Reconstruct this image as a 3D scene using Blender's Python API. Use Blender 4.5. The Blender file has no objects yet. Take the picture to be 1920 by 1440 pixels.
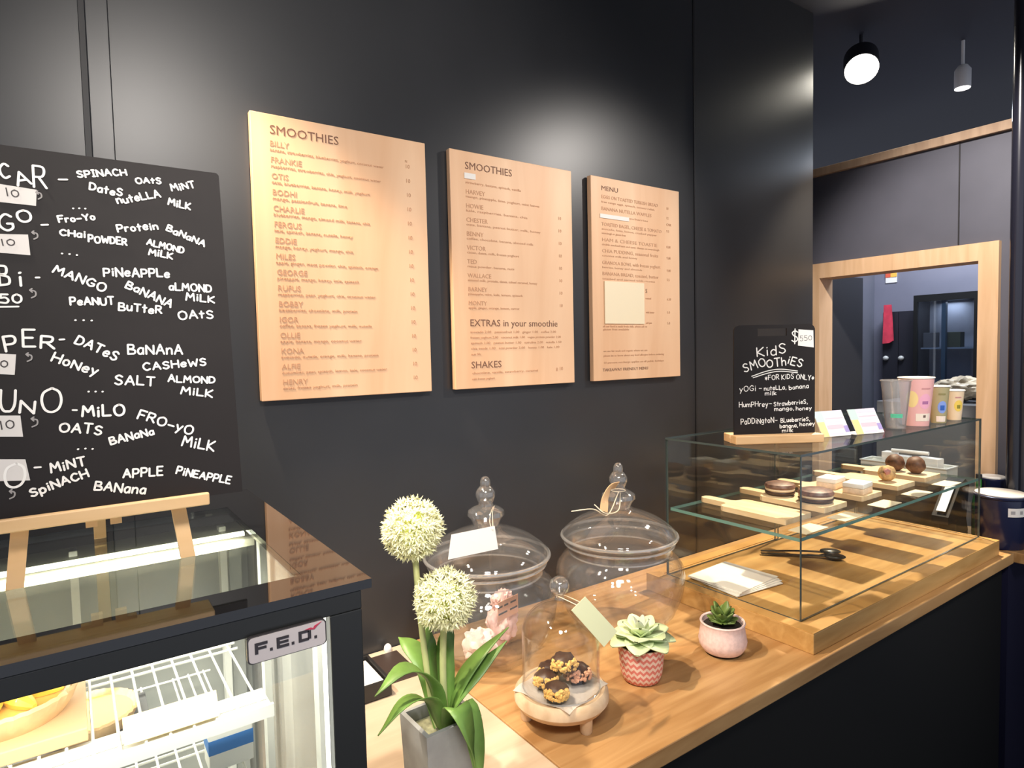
import bpy, bmesh, math, random
from mathutils import Vector, Matrix

# ------------------------------------------------------------------ scene, camera, light
SC = bpy.context.scene
COL = SC.collection
S = 0.72                       # metres per survey unit; the survey origin is the eye, 1.62 m above the floor


def W(x, y, z):
    return Vector((x * S, y * S, 1.62 + z * S))


def D(v):
    return v * S


cam_d = bpy.data.cameras.new('camera')
cam = bpy.data.objects.new('camera', cam_d)
COL.objects.link(cam)
cam_d.sensor_width = 36
cam_d.lens = 1184.22 / 1920 * 36
cam_d.clip_start = 0.02
yaw, pitch, roll = 0.611329, 0.0515137, -0.0222743
fw = Vector((math.sin(yaw) * math.cos(pitch), math.cos(yaw) * math.cos(pitch), -math.sin(pitch)))
rt = Vector((math.cos(yaw), -math.sin(yaw), 0))
up = rt.cross(fw)
rt2 = math.cos(roll) * rt + math.sin(roll) * up
up2 = -math.sin(roll) * rt + math.cos(roll) * up
cam.matrix_world = Matrix((
    (rt2.x, up2.x, -fw.x, 0.0), (rt2.y, up2.y, -fw.y, 0.0),
    (rt2.z, up2.z, -fw.z, 1.62), (0, 0, 0, 1)))
SC.camera = cam

vs = SC.view_settings
vs.view_transform = 'Standard'
vs.look = 'None'
vs.gamma = 1.0
vs.use_curve_mapping = False
vs.exposure = 0.17
SC.cycles.max_bounces = 10
SC.cycles.transparent_max_bounces = 40
SC.cycles.sample_clamp_indirect = 4.0
SC.cycles.caustics_reflective = False
SC.cycles.caustics_refractive = False

wd = bpy.data.worlds.new('room_air')
SC.world = wd
wd.use_nodes = True
wd.node_tree.nodes['Background'].inputs[0].default_value = (0.80, 0.86, 1.0, 1)
wd.node_tree.nodes['Background'].inputs[1].default_value = 0.55


def lamp(name, kind, loc, target, power, color, size=0.05, cone=70, blend=0.6):
    d = bpy.data.lights.new(name, kind)
    d.energy = power
    d.color = color
    if kind == 'SPOT':
        d.spot_size = math.radians(cone)
        d.spot_blend = blend
        d.shadow_soft_size = size
    elif kind == 'AREA':
        d.size = size
    else:
        d.shadow_soft_size = size
    o = bpy.data.objects.new(name, d)
    COL.objects.link(o)
    o.location = loc
    o.rotation_euler = (Vector(target) - Vector(loc)).to_track_quat('-Z', 'Y').to_euler()
    return o


WARM = (1.0, 0.80, 0.58)
NEUT = (1.0, 0.93, 0.86)
COOL = (0.78, 0.86, 1.0)
# shop track spots, one with a body below; fills are added, without real lamps
lamp('case_spot', 'SPOT', W(3.80, 1.86, 1.55), W(2.70, 1.25, -0.9), 300, WARM, 0.03, 50, 0.5)
lamp('counter_spot', 'SPOT', W(0.10, 1.78, 1.25), W(1.25, 1.38, -1.0), 105, WARM, 0.03, 58, 0.5)
lamp('board_spot', 'SPOT', W(0.40, -0.75, 1.50), W(0.9, 1.98, 0.2), 95, NEUT, 0.10, 62, 0.8)
lamp('board_spot_far', 'SPOT', W(2.95, 0.35, 1.45), W(1.75, 1.98, 0.05), 62, NEUT, 0.06, 52, 0.9)
lamp('door_fill', 'SPOT', W(2.5, 0.80, 1.7), W(4.0, 1.45, 0.40), 190, NEUT, 0.05, 50, 0.8)  # added to brighten the doorway, stands for no known lamp
lamp('case_fill', 'SPOT', W(1.3, -0.7, 1.5), W(2.9, 1.3, -0.4), 190, NEUT, 0.16, 34, 0.8)
lamp('counter_fill', 'SPOT', W(-0.3, -0.5, 1.5), W(1.15, 1.35, -0.8), 85, NEUT, 0.20, 42, 0.8)
lamp('counter_side_spot', 'SPOT', W(-0.65, 1.08, 1.62), W(1.15, 1.25, -0.95), 130, (1.0, 0.90, 0.76), 0.03, 40, 0.7)
lamp('fridge_fill', 'SPOT', W(-0.5, -0.6, 1.3), W(0.05, 0.95, -0.25), 40, NEUT, 0.15, 36, 0.8)
for _y, _z, _p in ((0.740, -0.300, 1.1), (1.133, -0.304, 2.6)):      # the fridge's two light bars
    _o = lamp('fridge_bar_light', 'AREA', W(-0.16, _y, _z), W(-0.16, _y + 0.02, -1.2), _p, (1.0, 0.96, 0.84))
    _o.data.shape = 'RECTANGLE'
    _o.data.size = D(0.76)
    _o.data.size_y = 0.008
    _o.rotation_euler = (0.0, 0.0, 0.0)
lamp('back_room_light', 'AREA', W(4.95, 1.9, 1.4), W(5.0, 1.9, -1.0), 26, COOL, 0.5)
lamp('cooler_light', 'AREA', W(5.68, 2.10, 0.31), W(5.70, 2.10, -1.0), 0.22, COOL, 0.10)

# ------------------------------------------------------------------ materials
def _mat(name):
    m = bpy.data.materials.new(name)
    m.use_nodes = True
    nt = m.node_tree
    return m, nt, nt.nodes['Principled BSDF']


def plain(name, col, rough=0.5, metal=0.0, spec=0.5, emit=0.0, var=0.0, vscale=20.0, coat=0.0):
    m, nt, p = _mat(name)
    p.inputs['Base Color'].default_value = (*col, 1)
    p.inputs['Roughness'].default_value = rough
    p.inputs['Metallic'].default_value = metal
    p.inputs['Specular IOR Level'].default_value = spec
    p.inputs['Coat Weight'].default_value = coat
    if emit:
        p.inputs['Emission Color'].default_value = (*col, 1)
        p.inputs['Emission Strength'].default_value = emit
    if var:
        tc = nt.nodes.new('ShaderNodeTexCoord')
        n = nt.nodes.new('ShaderNodeTexNoise')
        n.inputs['Scale'].default_value = vscale
        n.inputs['Detail'].default_value = 5
        r = nt.nodes.new('ShaderNodeValToRGB')
        r.color_ramp.elements[0].position = 0.3
        r.color_ramp.elements[1].position = 0.7
        r.color_ramp.elements[0].color = (*[c * (1 - var) for c in col], 1)
        r.color_ramp.elements[1].color = (*[min(1, c * (1 + var)) for c in col], 1)
        nt.links.new(tc.outputs['Object'], n.inputs['Vector'])
        nt.links.new(n.outputs['Fac'], r.inputs['Fac'])
        nt.links.new(r.outputs['Color'], p.inputs['Base Color'])
    return m


def wood(name, light, dark, scale=(1, 1, 1), rough=0.45, planks=None, spec=0.4, contrast=(0.35, 0.7)):
    """Grain runs along the axis with the small scale."""
    m, nt, p = _mat(name)
    N, L = nt.nodes, nt.links
    tc = N.new('ShaderNodeTexCoord')
    mp = N.new('ShaderNodeMapping')
    mp.inputs['Scale'].default_value = scale
    L.new(tc.outputs['Object'], mp.inputs['Vector'])
    n1 = N.new('ShaderNodeTexNoise')
    n1.inputs['Scale'].default_value = 1.0
    n1.inputs['Detail'].default_value = 7
    n1.inputs['Distortion'].default_value = 0.7
    L.new(mp.outputs['Vector'], n1.inputs['Vector'])
    r = N.new('ShaderNodeValToRGB')
    r.color_ramp.elements[0].position = contrast[0]
    r.color_ramp.elements[1].position = contrast[1]
    r.color_ramp.elements[0].color = (*dark, 1)
    r.color_ramp.elements[1].color = (*light, 1)
    L.new(n1.outputs['Fac'], r.inputs['Fac'])
    out = r.outputs['Color']
    if planks:
        axis, width, amount = planks
        sx = N.new('ShaderNodeSeparateXYZ')
        L.new(tc.outputs['Object'], sx.inputs[0])
        dv = N.new('ShaderNodeMath'); dv.operation = 'DIVIDE'
        dv.inputs[1].default_value = width
        L.new(sx.outputs['XYZ'.index(axis)], dv.inputs[0])
        fl = N.new('ShaderNodeMath'); fl.operation = 'FLOOR'
        L.new(dv.outputs[0], fl.inputs[0])
        wn = N.new('ShaderNodeTexWhiteNoise'); wn.noise_dimensions = '1D'
        L.new(fl.outputs[0], wn.inputs['W'])
        mr = N.new('ShaderNodeMapRange')
        mr.inputs['To Min'].default_value = 1 - amount
        mr.inputs['To Max'].default_value = 1.0
        L.new(wn.outputs['Value'], mr.inputs['Value'])
        mx = N.new('ShaderNodeVectorMath'); mx.operation = 'SCALE'
        L.new(out, mx.inputs[0])
        L.new(mr.outputs['Result'], mx.inputs['Scale'])
        out = mx.outputs['Vector']
    L.new(out, p.inputs['Base Color'])
    p.inputs['Roughness'].default_value = rough
    p.inputs['Specular IOR Level'].default_value = spec
    return m


def glass(name, tint=(0.97, 0.985, 0.98), base=0.05, edge=0.75, power=4.0, rough=0.0, milk=0.0):
    """Thin clear glass: light passes straight through, the surface mirrors more at grazing angles."""
    m = bpy.data.materials.new(name)
    m.use_nodes = True
    nt = m.node_tree
    N, L = nt.nodes, nt.links
    N.remove(N['Principled BSDF'])
    tr = N.new('ShaderNodeBsdfTransparent'); tr.inputs[0].default_value = (*tint, 1)
    gl = N.new('ShaderNodeBsdfGlossy'); gl.inputs['Roughness'].default_value = rough
    lw = N.new('ShaderNodeLayerWeight'); lw.inputs['Blend'].default_value = 0.5
    pw = N.new('ShaderNodeMath'); pw.operation = 'POWER'; pw.inputs[1].default_value = power
    L.new(lw.outputs['Facing'], pw.inputs[0])
    mr = N.new('ShaderNodeMapRange')
    mr.inputs['To Min'].default_value = base
    mr.inputs['To Max'].default_value = edge
    L.new(pw.outputs[0], mr.inputs['Value'])
    mx = N.new('ShaderNodeMixShader')
    L.new(mr.outputs['Result'], mx.inputs[0])
    L.new(tr.outputs[0], mx.inputs[1])
    L.new(gl.outputs[0], mx.inputs[2])
    out = mx.outputs[0]
    if milk:                                  # white diffuse share, paints in the brightness of lit glass and its edges
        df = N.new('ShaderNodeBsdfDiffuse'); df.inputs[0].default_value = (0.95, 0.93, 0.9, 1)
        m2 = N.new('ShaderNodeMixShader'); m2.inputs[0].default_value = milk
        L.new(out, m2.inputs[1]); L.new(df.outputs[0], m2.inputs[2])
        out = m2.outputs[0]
    L.new(out, N['Material Output'].inputs['Surface'])
    return m


def solid_glass(name, milk=0.0):
    m, nt, p = _mat(name)
    p.inputs['Base Color'].default_value = (1, 1, 1, 1)
    p.inputs['Roughness'].default_value = 0.0
    p.inputs['IOR'].default_value = 1.45
    p.inputs['Transmission Weight'].default_value = 1.0 - milk
    return m


def chevron(name, c1, c2, teeth, pitch, amp):
    m, nt, p = _mat(name)
    N, L = nt.nodes, nt.links
    tc = N.new('ShaderNodeTexCoord')
    sx = N.new('ShaderNodeSeparateXYZ')
    L.new(tc.outputs['Object'], sx.inputs[0])

    def M(op, a, b=None):
        n = N.new('ShaderNodeMath'); n.operation = op
        for i, v in enumerate((a, b)):
            if v is None:
                continue
            if isinstance(v, (int, float)):
                n.inputs[i].default_value = v
            else:
                L.new(v, n.inputs[i])
        return n.outputs[0]
    ang = M('ARCTAN2', sx.outputs[1], sx.outputs[0])
    zig = M('ABSOLUTE', M('SUBTRACT', M('FRACT', M('MULTIPLY', ang, teeth / (2 * math.pi))), 0.5))
    h = M('ADD', M('DIVIDE', sx.outputs[2], pitch), M('MULTIPLY', zig, amp))
    st = M('GREATER_THAN', M('FRACT', h), 0.5)
    mx = N.new('ShaderNodeMixRGB')
    mx.inputs[1].default_value = (*c1, 1)
    mx.inputs[2].default_value = (*c2, 1)
    L.new(st, mx.inputs[0])
    L.new(mx.outputs[0], p.inputs['Base Color'])
    p.inputs['Roughness'].default_value = 0.6
    return m


# ------------------------------------------------------------------ mesh helpers
def BM():
    return bmesh.new()


def box(bm, x0, x1, y0, y1, z0, z1, bev=0.0, mat=None):
    vs_ = [bm.verts.new((x, y, z)) for x in (x0, x1) for y in (y0, y1) for z in (z0, z1)]
    f = [(0, 1, 3, 2), (4, 6, 7, 5), (0, 4, 5, 1), (2, 3, 7, 6), (0, 2, 6, 4), (1, 5, 7, 3)]
    fs = [bm.faces.new([vs_[i] for i in q]) for q in f]
    if bev:
        es = list({e for q in fs for e in q.edges})
        r = bmesh.ops.bevel(bm, geom=es, offset=bev, segments=2, profile=0.5, affect='EDGES')
        vs_ = list({v for q in r['faces'] for v in q.verts} | {v for v in vs_ if v.is_valid})
    if mat is not None:
        bmesh.ops.transform(bm, matrix=mat, verts=[v for v in vs_ if v.is_valid])
    return vs_


def prism(bm, pts, z0, z1, mat=None):
    """Outline in x, y extruded along z."""
    a = [bm.verts.new((x, y, z0)) for x, y in pts]
    b = [bm.verts.new((x, y, z1)) for x, y in pts]
    n = len(pts)
    bm.faces.new(a[::-1])
    bm.faces.new(b)
    for i in range(n):
        bm.faces.new((a[i], a[(i + 1) % n], b[(i + 1) % n], b[i]))
    if mat is not None:
        bmesh.ops.transform(bm, matrix=mat, verts=a + b)
    return a + b


def lathe(bm, prof, seg=40, at=(0, 0, 0), close=False, wob=None):
    rings = []
    for r, z in prof:
        if r < 1e-6:
            rings.append([bm.verts.new((at[0], at[1], at[2] + z))])
        else:
            rings.append([bm.verts.new((at[0] + r * (wob(k, z) if wob else 1) * math.cos(2 * math.pi * k / seg),
                                        at[1] + r * (wob(k, z) if wob else 1) * math.sin(2 * math.pi * k / seg),
                                        at[2] + z)) for k in range(seg)])
    pairs = list(zip(rings, rings[1:]))
    if close:
        pairs.append((rings[-1], rings[0]))
    for a, b in pairs:
        for k in range(seg):
            q = [a[k % len(a)], a[(k + 1) % len(a)], b[(k + 1) % len(b)], b[k % len(b)]]
            u = []
            for v in q:
                if v not in u:
                    u.append(v)
            if len(u) > 2:
                bm.faces.new(u)


def tube(bm, pts, r, seg=8, caps=True):
    pts = [Vector(p) for p in pts]
    rings = []
    prev = None
    for i, p in enumerate(pts):
        t = (pts[min(i + 1, len(pts) - 1)] - pts[max(i - 1, 0)]).normalized()
        if prev is None:
            a = Vector((0, 0, 1)) if abs(t.z) < 0.9 else Vector((1, 0, 0))
            u = t.cross(a).normalized()
        else:
            u = (prev - t * prev.dot(t)).normalized()
        prev = u
        w = t.cross(u)
        rr = r[i] if isinstance(r, (list, tuple)) else r
        rings.append([bm.verts.new(p + (u * math.cos(2 * math.pi * k / seg) + w * math.sin(2 * math.pi * k / seg)) * rr)
                      for k in range(seg)])
    for a, b in zip(rings, rings[1:]):
        for k in range(seg):
            bm.faces.new((a[k], a[(k + 1) % seg], b[(k + 1) % seg], b[k]))
    if caps:
        bm.faces.new(rings[0][::-1])
        bm.faces.new(rings[-1])


def smooth_path(pts, n=6):
    P = [Vector(p) for p in pts]
    P = [2 * P[0] - P[1]] + P + [2 * P[-1] - P[-2]]
    out = []
    for i in range(1, len(P) - 2):
        for k in range(n):
            t = k / n
            a, b, c, d = P[i - 1], P[i], P[i + 1], P[i + 2]
            out.append(0.5 * ((2 * b) + (c - a) * t + (2 * a - 5 * b + 4 * c - d) * t * t + (3 * b - a - 3 * c + d) * t ** 3))
    out.append(P[-2])
    return out


def blob(bm, c, r, seed=0, rough=0.12, sq=(1, 1, 1), sub=3, freq=2.2):
    from mathutils import noise
    res = bmesh.ops.create_icosphere(bm, subdivisions=sub, radius=1.0)
    o = Vector((seed * 7.3, seed * 3.1, seed * 1.7))
    for v in res['verts']:
        d = v.co.normalized()
        k = 1 + rough * noise.noise(d * freq + o) + rough * 0.5 * noise.noise(d * freq * 2.7 + o)
        v.co = Vector(c) + Vector((d.x * sq[0], d.y * sq[1], d.z * sq[2])) * (r * k)
    return res['verts']


def leaf(bm, path, width, fold=0.25, twist=0.0, upv=Vector((0, 0, 1)), thick=0.0008):
    """Strap leaf along a path: width(t) gives the half width; the blade folds along its rib."""
    P = smooth_path(path, 5)
    n = len(P)
    rows = []
    for i, p in enumerate(P):
        t = (P[min(i + 1, n - 1)] - P[max(i - 1, 0)]).normalized()
        side = t.cross(upv)
        if side.length < 1e-4:
            side = Vector((1, 0, 0))
        side.normalize()
        if twist:
            side = Matrix.Rotation(twist * i / n, 3, t) @ side
        nn = side.cross(t).normalized()
        w = width(i / (n - 1))
        rows.append([(p - side * w + nn * w * fold), p, (p + side * w + nn * w * fold), nn])
    top, bot = [], []
    for a, b, c, nn in rows:
        top.append([bm.verts.new(q + nn * thick) for q in (a, b, c)])
        bot.append([bm.verts.new(q - nn * thick) for q in (a, b, c)])
    for i in range(n - 1):
        for k in (0, 1):
            bm.faces.new((top[i][k], top[i + 1][k], top[i + 1][k + 1], top[i][k + 1]))
            bm.faces.new((bot[i][k], bot[i][k + 1], bot[i + 1][k + 1], bot[i + 1][k]))
        bm.faces.new((top[i][0], bot[i][0], bot[i + 1][0], top[i + 1][0]))
        bm.faces.new((top[i][2], top[i + 1][2], bot[i + 1][2], bot[i][2]))


def link(name, bm, mat, parent=None, smooth=False, loc=None, rotz=None):
    bmesh.ops.recalc_face_normals(bm, faces=bm.faces)
    me = bpy.data.meshes.new(name)
    bm.to_mesh(me)
    bm.free()
    for m in (mat if isinstance(mat, (list, tuple)) else [mat]):
        me.materials.append(m)
    if smooth:
        for p in me.polygons:
            p.use_smooth = True
        if smooth != 'all':
            try:
                me.set_sharp_from_angle(angle=math.radians(40))
            except Exception:
                pass
    o = bpy.data.objects.new(name, me)
    COL.objects.link(o)
    if parent:
        o.parent = parent
    if loc is not None:
        o.location = loc
    if rotz is not None:
        o.rotation_euler = (0, 0, rotz)
    return o


def tag(o, label, cat, group=None, kind=None):
    o['label'] = label
    o['category'] = cat
    if group:
        o['group'] = group
    if kind:
        o['kind'] = kind
    return o


def thing(name, label, cat, loc=(0, 0, 0), rotz=0.0, group=None):
    o = bpy.data.objects.new(name, None)
    o.empty_display_size = 0.05
    COL.objects.link(o)
    o.location = loc
    o.rotation_euler = (0, 0, rotz)
    return tag(o, label, cat, group)


def struct(name, bm, mat):
    o = link(name, bm, mat)
    o['kind'] = 'structure'
    return o


def dup(o, parent=None):
    c = o.copy()
    COL.objects.link(c)
    if parent:
        c.parent = parent
    for ch in list(o.children):
        dup(ch, c)
    return c


def type_lines(bm, lines, depth=0.0003):
    """Printed lettering. lines: (text, x, z, cap height, align, stretch); lies in the x/z plane facing -y."""
    for ln in lines:
        s, x, z, h = ln[:4]
        al = ln[4] if len(ln) > 4 else 'LEFT'
        fit = ln[5] if len(ln) > 5 else None
        cu = bpy.data.curves.new('type', 'FONT')
        cu.body = s
        cu.size = h / 0.70
        cu.align_x = al
        cu.resolution_u = 2
        cu.extrude = depth
        ob = bpy.data.objects.new('type', cu)
        COL.objects.link(ob)
        dg = bpy.context.evaluated_depsgraph_get()
        me = bpy.data.meshes.new_from_object(ob.evaluated_get(dg))
        k = 1.0
        if fit and me.vertices:
            w = max(v.co.x for v in me.vertices) - min(v.co.x for v in me.vertices)
            k = fit / w if w else 1
        me.transform(Matrix(((k, 0, 0, x), (0, 0, -1, 0), (0, 1, 0, z), (0, 0, 0, 1))))
        bm.from_mesh(me)
        bpy.data.objects.remove(ob)
        bpy.data.curves.remove(cu)
        bpy.data.meshes.remove(me)


# hand lettering: strokes on a unit-high box, '~' strokes are rounded
GL = {
    'A': '.7|0,0 .35,1 .7,0|.13,.36 .58,.36', 'B': '.6|0,0 0,1|~0,1 .45,.95 .42,.6 0,.54 .55,.42 .55,.08 0,0',
    'C': '.65|~.62,.84 .35,1 .05,.7 .05,.3 .3,0 .62,.14', 'D': '.65|0,0 0,1|~0,1 .45,.92 .63,.5 .45,.1 0,0',
    'E': '.55|.55,1 0,1 0,0 .55,0|0,.52 .45,.52', 'F': '.55|.58,1 0,1 0,0|0,.52 .45,.52',
    'G': '.7|~.64,.85 .35,1 .05,.65 .06,.25 .35,0 .64,.15 .66,.42|.66,.42 .4,.42', 'H': '.65|0,0 0,1|.65,0 .65,1|0,.5 .65,.5',
    'I': '.3|.15,0 .15,1|0,1 .3,1|0,0 .3,0', 'K': '.6|0,0 0,1|.58,1 .02,.45 .62,0', 'L': '.55|0,1 0,0 .55,0',
    'M': '.8|0,0 .1,1 .4,.4 .7,1 .8,0', 'N': '.65|0,0 0,1 .65,0 .65,1',
    'O': '.75|~.38,1 .08,.8 .02,.45 .15,.1 .4,0 .65,.15 .74,.5 .64,.85 .38,1', 'P': '.58|0,0 0,1|~0,1 .45,.97 .55,.72 .42,.48 0,.45',
    'R': '.62|0,0 0,1|~0,1 .45,.97 .53,.74 .4,.52 0,.48|.25,.48 .62,0', 'S': '.6|~.56,.86 .3,1 .05,.8 .2,.56 .45,.45 .55,.2 .3,0 .02,.14',
    'T': '.65|0,1 .65,1|.33,1 .33,0', 'U': '.65|~0,1 .01,.35 .15,.04 .33,0 .5,.04 .64,.35 .65,1', 'W': '.9|0,1 .2,0 .45,.65 .7,0 .9,1',
    'V': '.7|0,1 .35,0 .7,1', 'Y': '.65|0,1 .33,.5 .65,1|.33,.5 .33,0',
    'a': '.5|~.47,.55 .25,.64 .03,.42 .06,.1 .25,0 .45,.2|.47,.62 .47,.0', 'b': '.5|0,1 0,0|~0,.45 .25,.62 .48,.4 .42,.08 .2,0 0,.12',
    'd': '.5|.48,1 .48,0|~.48,.45 .25,.62 .02,.4 .06,.08 .28,0 .48,.15', 'e': '.5|~.04,.34 .46,.36 .42,.58 .22,.63 .03,.4 .06,.1 .25,0 .47,.1',
    'g': '.5|~.46,.55 .24,.64 .03,.42 .08,.12 .26,.08 .46,.3|~.47,.62 .46,-.1 .3,-.32 .04,-.25', 'h': '.48|0,1 0,0|~0,.4 .22,.62 .44,.5 .46,0',
    'i': '.14|.07,.6 .07,0|.05,.86 .09,.9', 'k': '.45|0,1 0,0|.4,.6 .02,.25 .45,0', 'l': '.1|.05,1 .05,0',
    'm': '.75|0,.62 0,0|~0,.4 .18,.62 .35,.5 .37,0|~.37,.4 .55,.62 .72,.5 .74,0', 'n': '.48|0,.62 0,0|~0,.4 .22,.62 .44,.5 .46,0',
    'o': '.5|~.25,.63 .05,.48 .05,.14 .25,0 .45,.14 .45,.48 .25,.63', 'p': '.5|0,.62 0,-.32|~0,.45 .25,.64 .48,.4 .42,.08 .2,0 0,.12',
    'r': '.36|0,.62 0,0|~0,.38 .16,.6 .36,.58', 's': '.42|~.4,.54 .2,.63 .04,.48 .22,.32 .4,.18 .22,0 .02,.08', 't': '.4|.18,.95 .18,.0|0,.62 .4,.62',
    'u': '.48|~0,.62 .02,.15 .2,0 .4,.12 .46,.35|.47,.62 .47,0', 'w': '.7|0,.62 .16,0 .35,.45 .54,0 .7,.62', 'y': '.5|0,.62 .24,.05|.5,.62 .1,-.35',
    '0': '.6|~.3,1 .05,.75 .05,.25 .3,0 .55,.25 .55,.75 .3,1', '1': '.2|.1,1 .1,0', '5': '.55|.52,1 .08,1 .06,.58|~.06,.58 .35,.64 .54,.35 .4,.03 .02,.08',
    '.': '.18|.06,.02 .1,.06', ',': '.2|.1,.08 .04,-.14', '-': '.5|0,.42 .5,.42', '_': '1|0,.1 1,.1', '*': '.5|.25,.1 .25,.8|0,.3 .5,.6|0,.6 .5,.3',
    '$': '.6|~.56,.84 .3,.95 .05,.78 .2,.55 .45,.45 .55,.22 .3,.04 .02,.16|.3,1.12 .3,-.12',
    '^': '.7|~.25,0 .62,.25 .6,.7 .15,.82|.15,.82 .35,1|.15,.82 .35,.6', ' ': '.4|',
}


def ribbon(bm, pts, hw, to3, h=0.0006):
    """A marker stroke of half width hw with round ends, drawn on the surface to3(x, y, height)."""
    pts = [Vector((p[0], p[1])) for p in pts]
    L, R_ = [], []
    n = len(pts)
    for i, p in enumerate(pts):
        t = pts[min(i + 1, n - 1)] - pts[max(i - 1, 0)]
        if t.length < 1e-9:
            t = Vector((1, 0))
        t.normalize()
        q = Vector((-t.y, t.x)) * hw
        e = Vector((0, 0))
        if i == 0:
            L.append(p - t * hw * 0.8 + q * 0.45); R_.append(p - t * hw * 0.8 - q * 0.45)
        L.append(p + q); R_.append(p - q)
        if i == n - 1:
            L.append(p + t * hw * 0.8 + q * 0.45); R_.append(p + t * hw * 0.8 - q * 0.45)
    a = [bm.verts.new(to3(v.x, v.y, h)) for v in L]
    b = [bm.verts.new(to3(v.x, v.y, h)) for v in R_]
    for i in range(len(a) - 1):
        bm.faces.new((a[i], a[i + 1], b[i + 1], b[i]))


def write_word(bm, word, x0, y0, x1, y1, cap, hw, to3, h=0.0006, seed=0):
    rnd = random.Random(seed * 17 + len(word))
    gs = []
    adv = 0
    for ch in word:
        g = GL.get(ch) or GL[ch.upper()]
        w, *st = g.split('|')
        w = float(w)
        gs.append((adv, w, st))
        adv += w + 0.24
    adv -= 0.24
    d = Vector((x1 - x0, y1 - y0))
    sx = d.length / max(adv, 0.01)
    if len(word) == 1 and word in '-^.':
        sx = d.length / adv
    t = d.normalized()
    nrm = Vector((-t.y, t.x))
    for off, w, st in gs:
        jy = rnd.uniform(-0.07, 0.07) if len(word) > 1 else 0
        js = rnd.uniform(0.92, 1.08) if len(word) > 1 else 1
        for s in st:
            if not s.strip():
                continue
            sm = s.startswith('~')
            pts = [tuple(float(c) for c in p.split(',')) for p in s.lstrip('~').split()]
            if sm:
                pts = [(p.x, p.y) for p in smooth_path([(a, b, 0) for a, b in pts], 4)]
                runs = [pts]
            else:
                runs = [[pts[i], pts[i + 1]] for i in range(len(pts) - 1)]
            for rn in runs:
                q = []
                for a, b in rn:
                    p = Vector((x0, y0)) + t * ((off + a) * sx) + nrm * ((b * js + jy) * cap)
                    q.append((p.x, p.y))
                ribbon(bm, q, hw, to3, h)
                h += 0.000002

# ------------------------------------------------------------------ shared materials
M_WALL = plain('wall_paint', (0.030, 0.031, 0.034), 0.35, spec=0.5, var=0.12, vscale=3)
M_PART = plain('partition_paint', (0.075, 0.075, 0.095), 0.5, var=0.10, vscale=4)
M_SEAM = plain('seam_strip', (0.012, 0.011, 0.013), 0.5)
M_CEIL = plain('ceiling_paint', (0.010, 0.010, 0.022), 0.7)
M_FLOOR = plain('floor_dark', (0.03, 0.03, 0.03), 0.4, var=0.2, vscale=6)
M_TRIM = wood('trim_wood', (0.36, 0.25, 0.17), (0.27, 0.18, 0.12), (30, 30, 3), 0.5)
M_PINE = wood('door_frame_wood', (0.66, 0.44, 0.27), (0.54, 0.34, 0.19), (25, 25, 2.5), 0.5)
M_TOP = wood('worktop_oak', (0.62, 0.37, 0.16), (0.42, 0.22, 0.08), (3.0, 34, 20), 0.38, ('Y', 0.115, 0.16))
M_TOPL = wood('worktop_pale', (0.74, 0.59, 0.43), (0.61, 0.46, 0.32), (2.5, 22, 20), 0.42, ('Y', 0.2, 0.08))
M_BLACK = plain('black_panel', (0.006, 0.006, 0.006), 0.6, spec=0.3)
M_FRIDGE = plain('fridge_black', (0.020, 0.021, 0.021), 0.35)
M_GLASS = glass('pane_glass', (0.97, 0.982, 0.975), 0.035, 0.42, 5.0)
M_EDGE = plain('glass_edge', (0.16, 0.30, 0.26), 0.15, spec=0.8)
M_EDGED = plain('glass_edge_dark', (0.07, 0.09, 0.085), 0.15, spec=0.8)
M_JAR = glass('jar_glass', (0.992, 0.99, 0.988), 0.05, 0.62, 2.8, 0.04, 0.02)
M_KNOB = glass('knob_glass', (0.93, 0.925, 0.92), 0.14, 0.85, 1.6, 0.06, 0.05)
M_BELL = glass('bell_glass', (0.994, 0.992, 0.99), 0.035, 0.6, 2.8, 0.04)
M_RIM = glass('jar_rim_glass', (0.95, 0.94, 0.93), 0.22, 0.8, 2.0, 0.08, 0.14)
M_MENU = wood('menu_ply', (0.90, 0.60, 0.38), (0.78, 0.46, 0.26), (9, 9, 1.1), 0.45, spec=0.35, contrast=(0.3, 0.72))
M_INK = plain('etched_ink', (0.20, 0.095, 0.06), 0.7)
M_INKL = plain('etched_ink_light', (0.56, 0.30, 0.17), 0.7)
M_PAPER = plain('white_paper', (0.86, 0.83, 0.78), 0.7)
M_CREAM = plain('cream_paper', (0.90, 0.78, 0.55), 0.7)
M_CHALKB = plain('chalkboard_black', (0.014, 0.011, 0.011), 0.6, spec=0.25, var=0.15, vscale=8)
M_CHALK = plain('chalk_white', (0.88, 0.85, 0.80), 0.8)
M_CHALKG = plain('chalk_grey', (0.32, 0.30, 0.29), 0.8)
M_PEN = plain('pen_dark', (0.06, 0.05, 0.05), 0.7)
M_EASEL = wood('easel_pine', (0.86, 0.58, 0.32), (0.72, 0.45, 0.22), (4, 30, 30), 0.5)
M_WHITE = plain('white_enamel', (0.86, 0.86, 0.80), 0.35)
M_LED = plain('led_strip', (1.0, 0.96, 0.80), 0.5, emit=9.0)
M_CHROME = plain('chrome', (0.8, 0.8, 0.8), 0.15, metal=1.0)
M_BOARD = wood('serving_board_wood', (0.90, 0.70, 0.46), (0.76, 0.54, 0.30), (40, 4, 40), 0.5)
M_TRAY = wood('tray_wood', (0.66, 0.40, 0.15), (0.48, 0.26, 0.08), (3, 26, 30), 0.4, ('Y', 0.09, 0.14))
M_LEAF = plain('leaf_green', (0.14, 0.26, 0.055), 0.42, var=0.35, vscale=18)
M_LEAFP = plain('leaf_pale_green', (0.42, 0.58, 0.28), 0.5, var=0.2, vscale=14)
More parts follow.
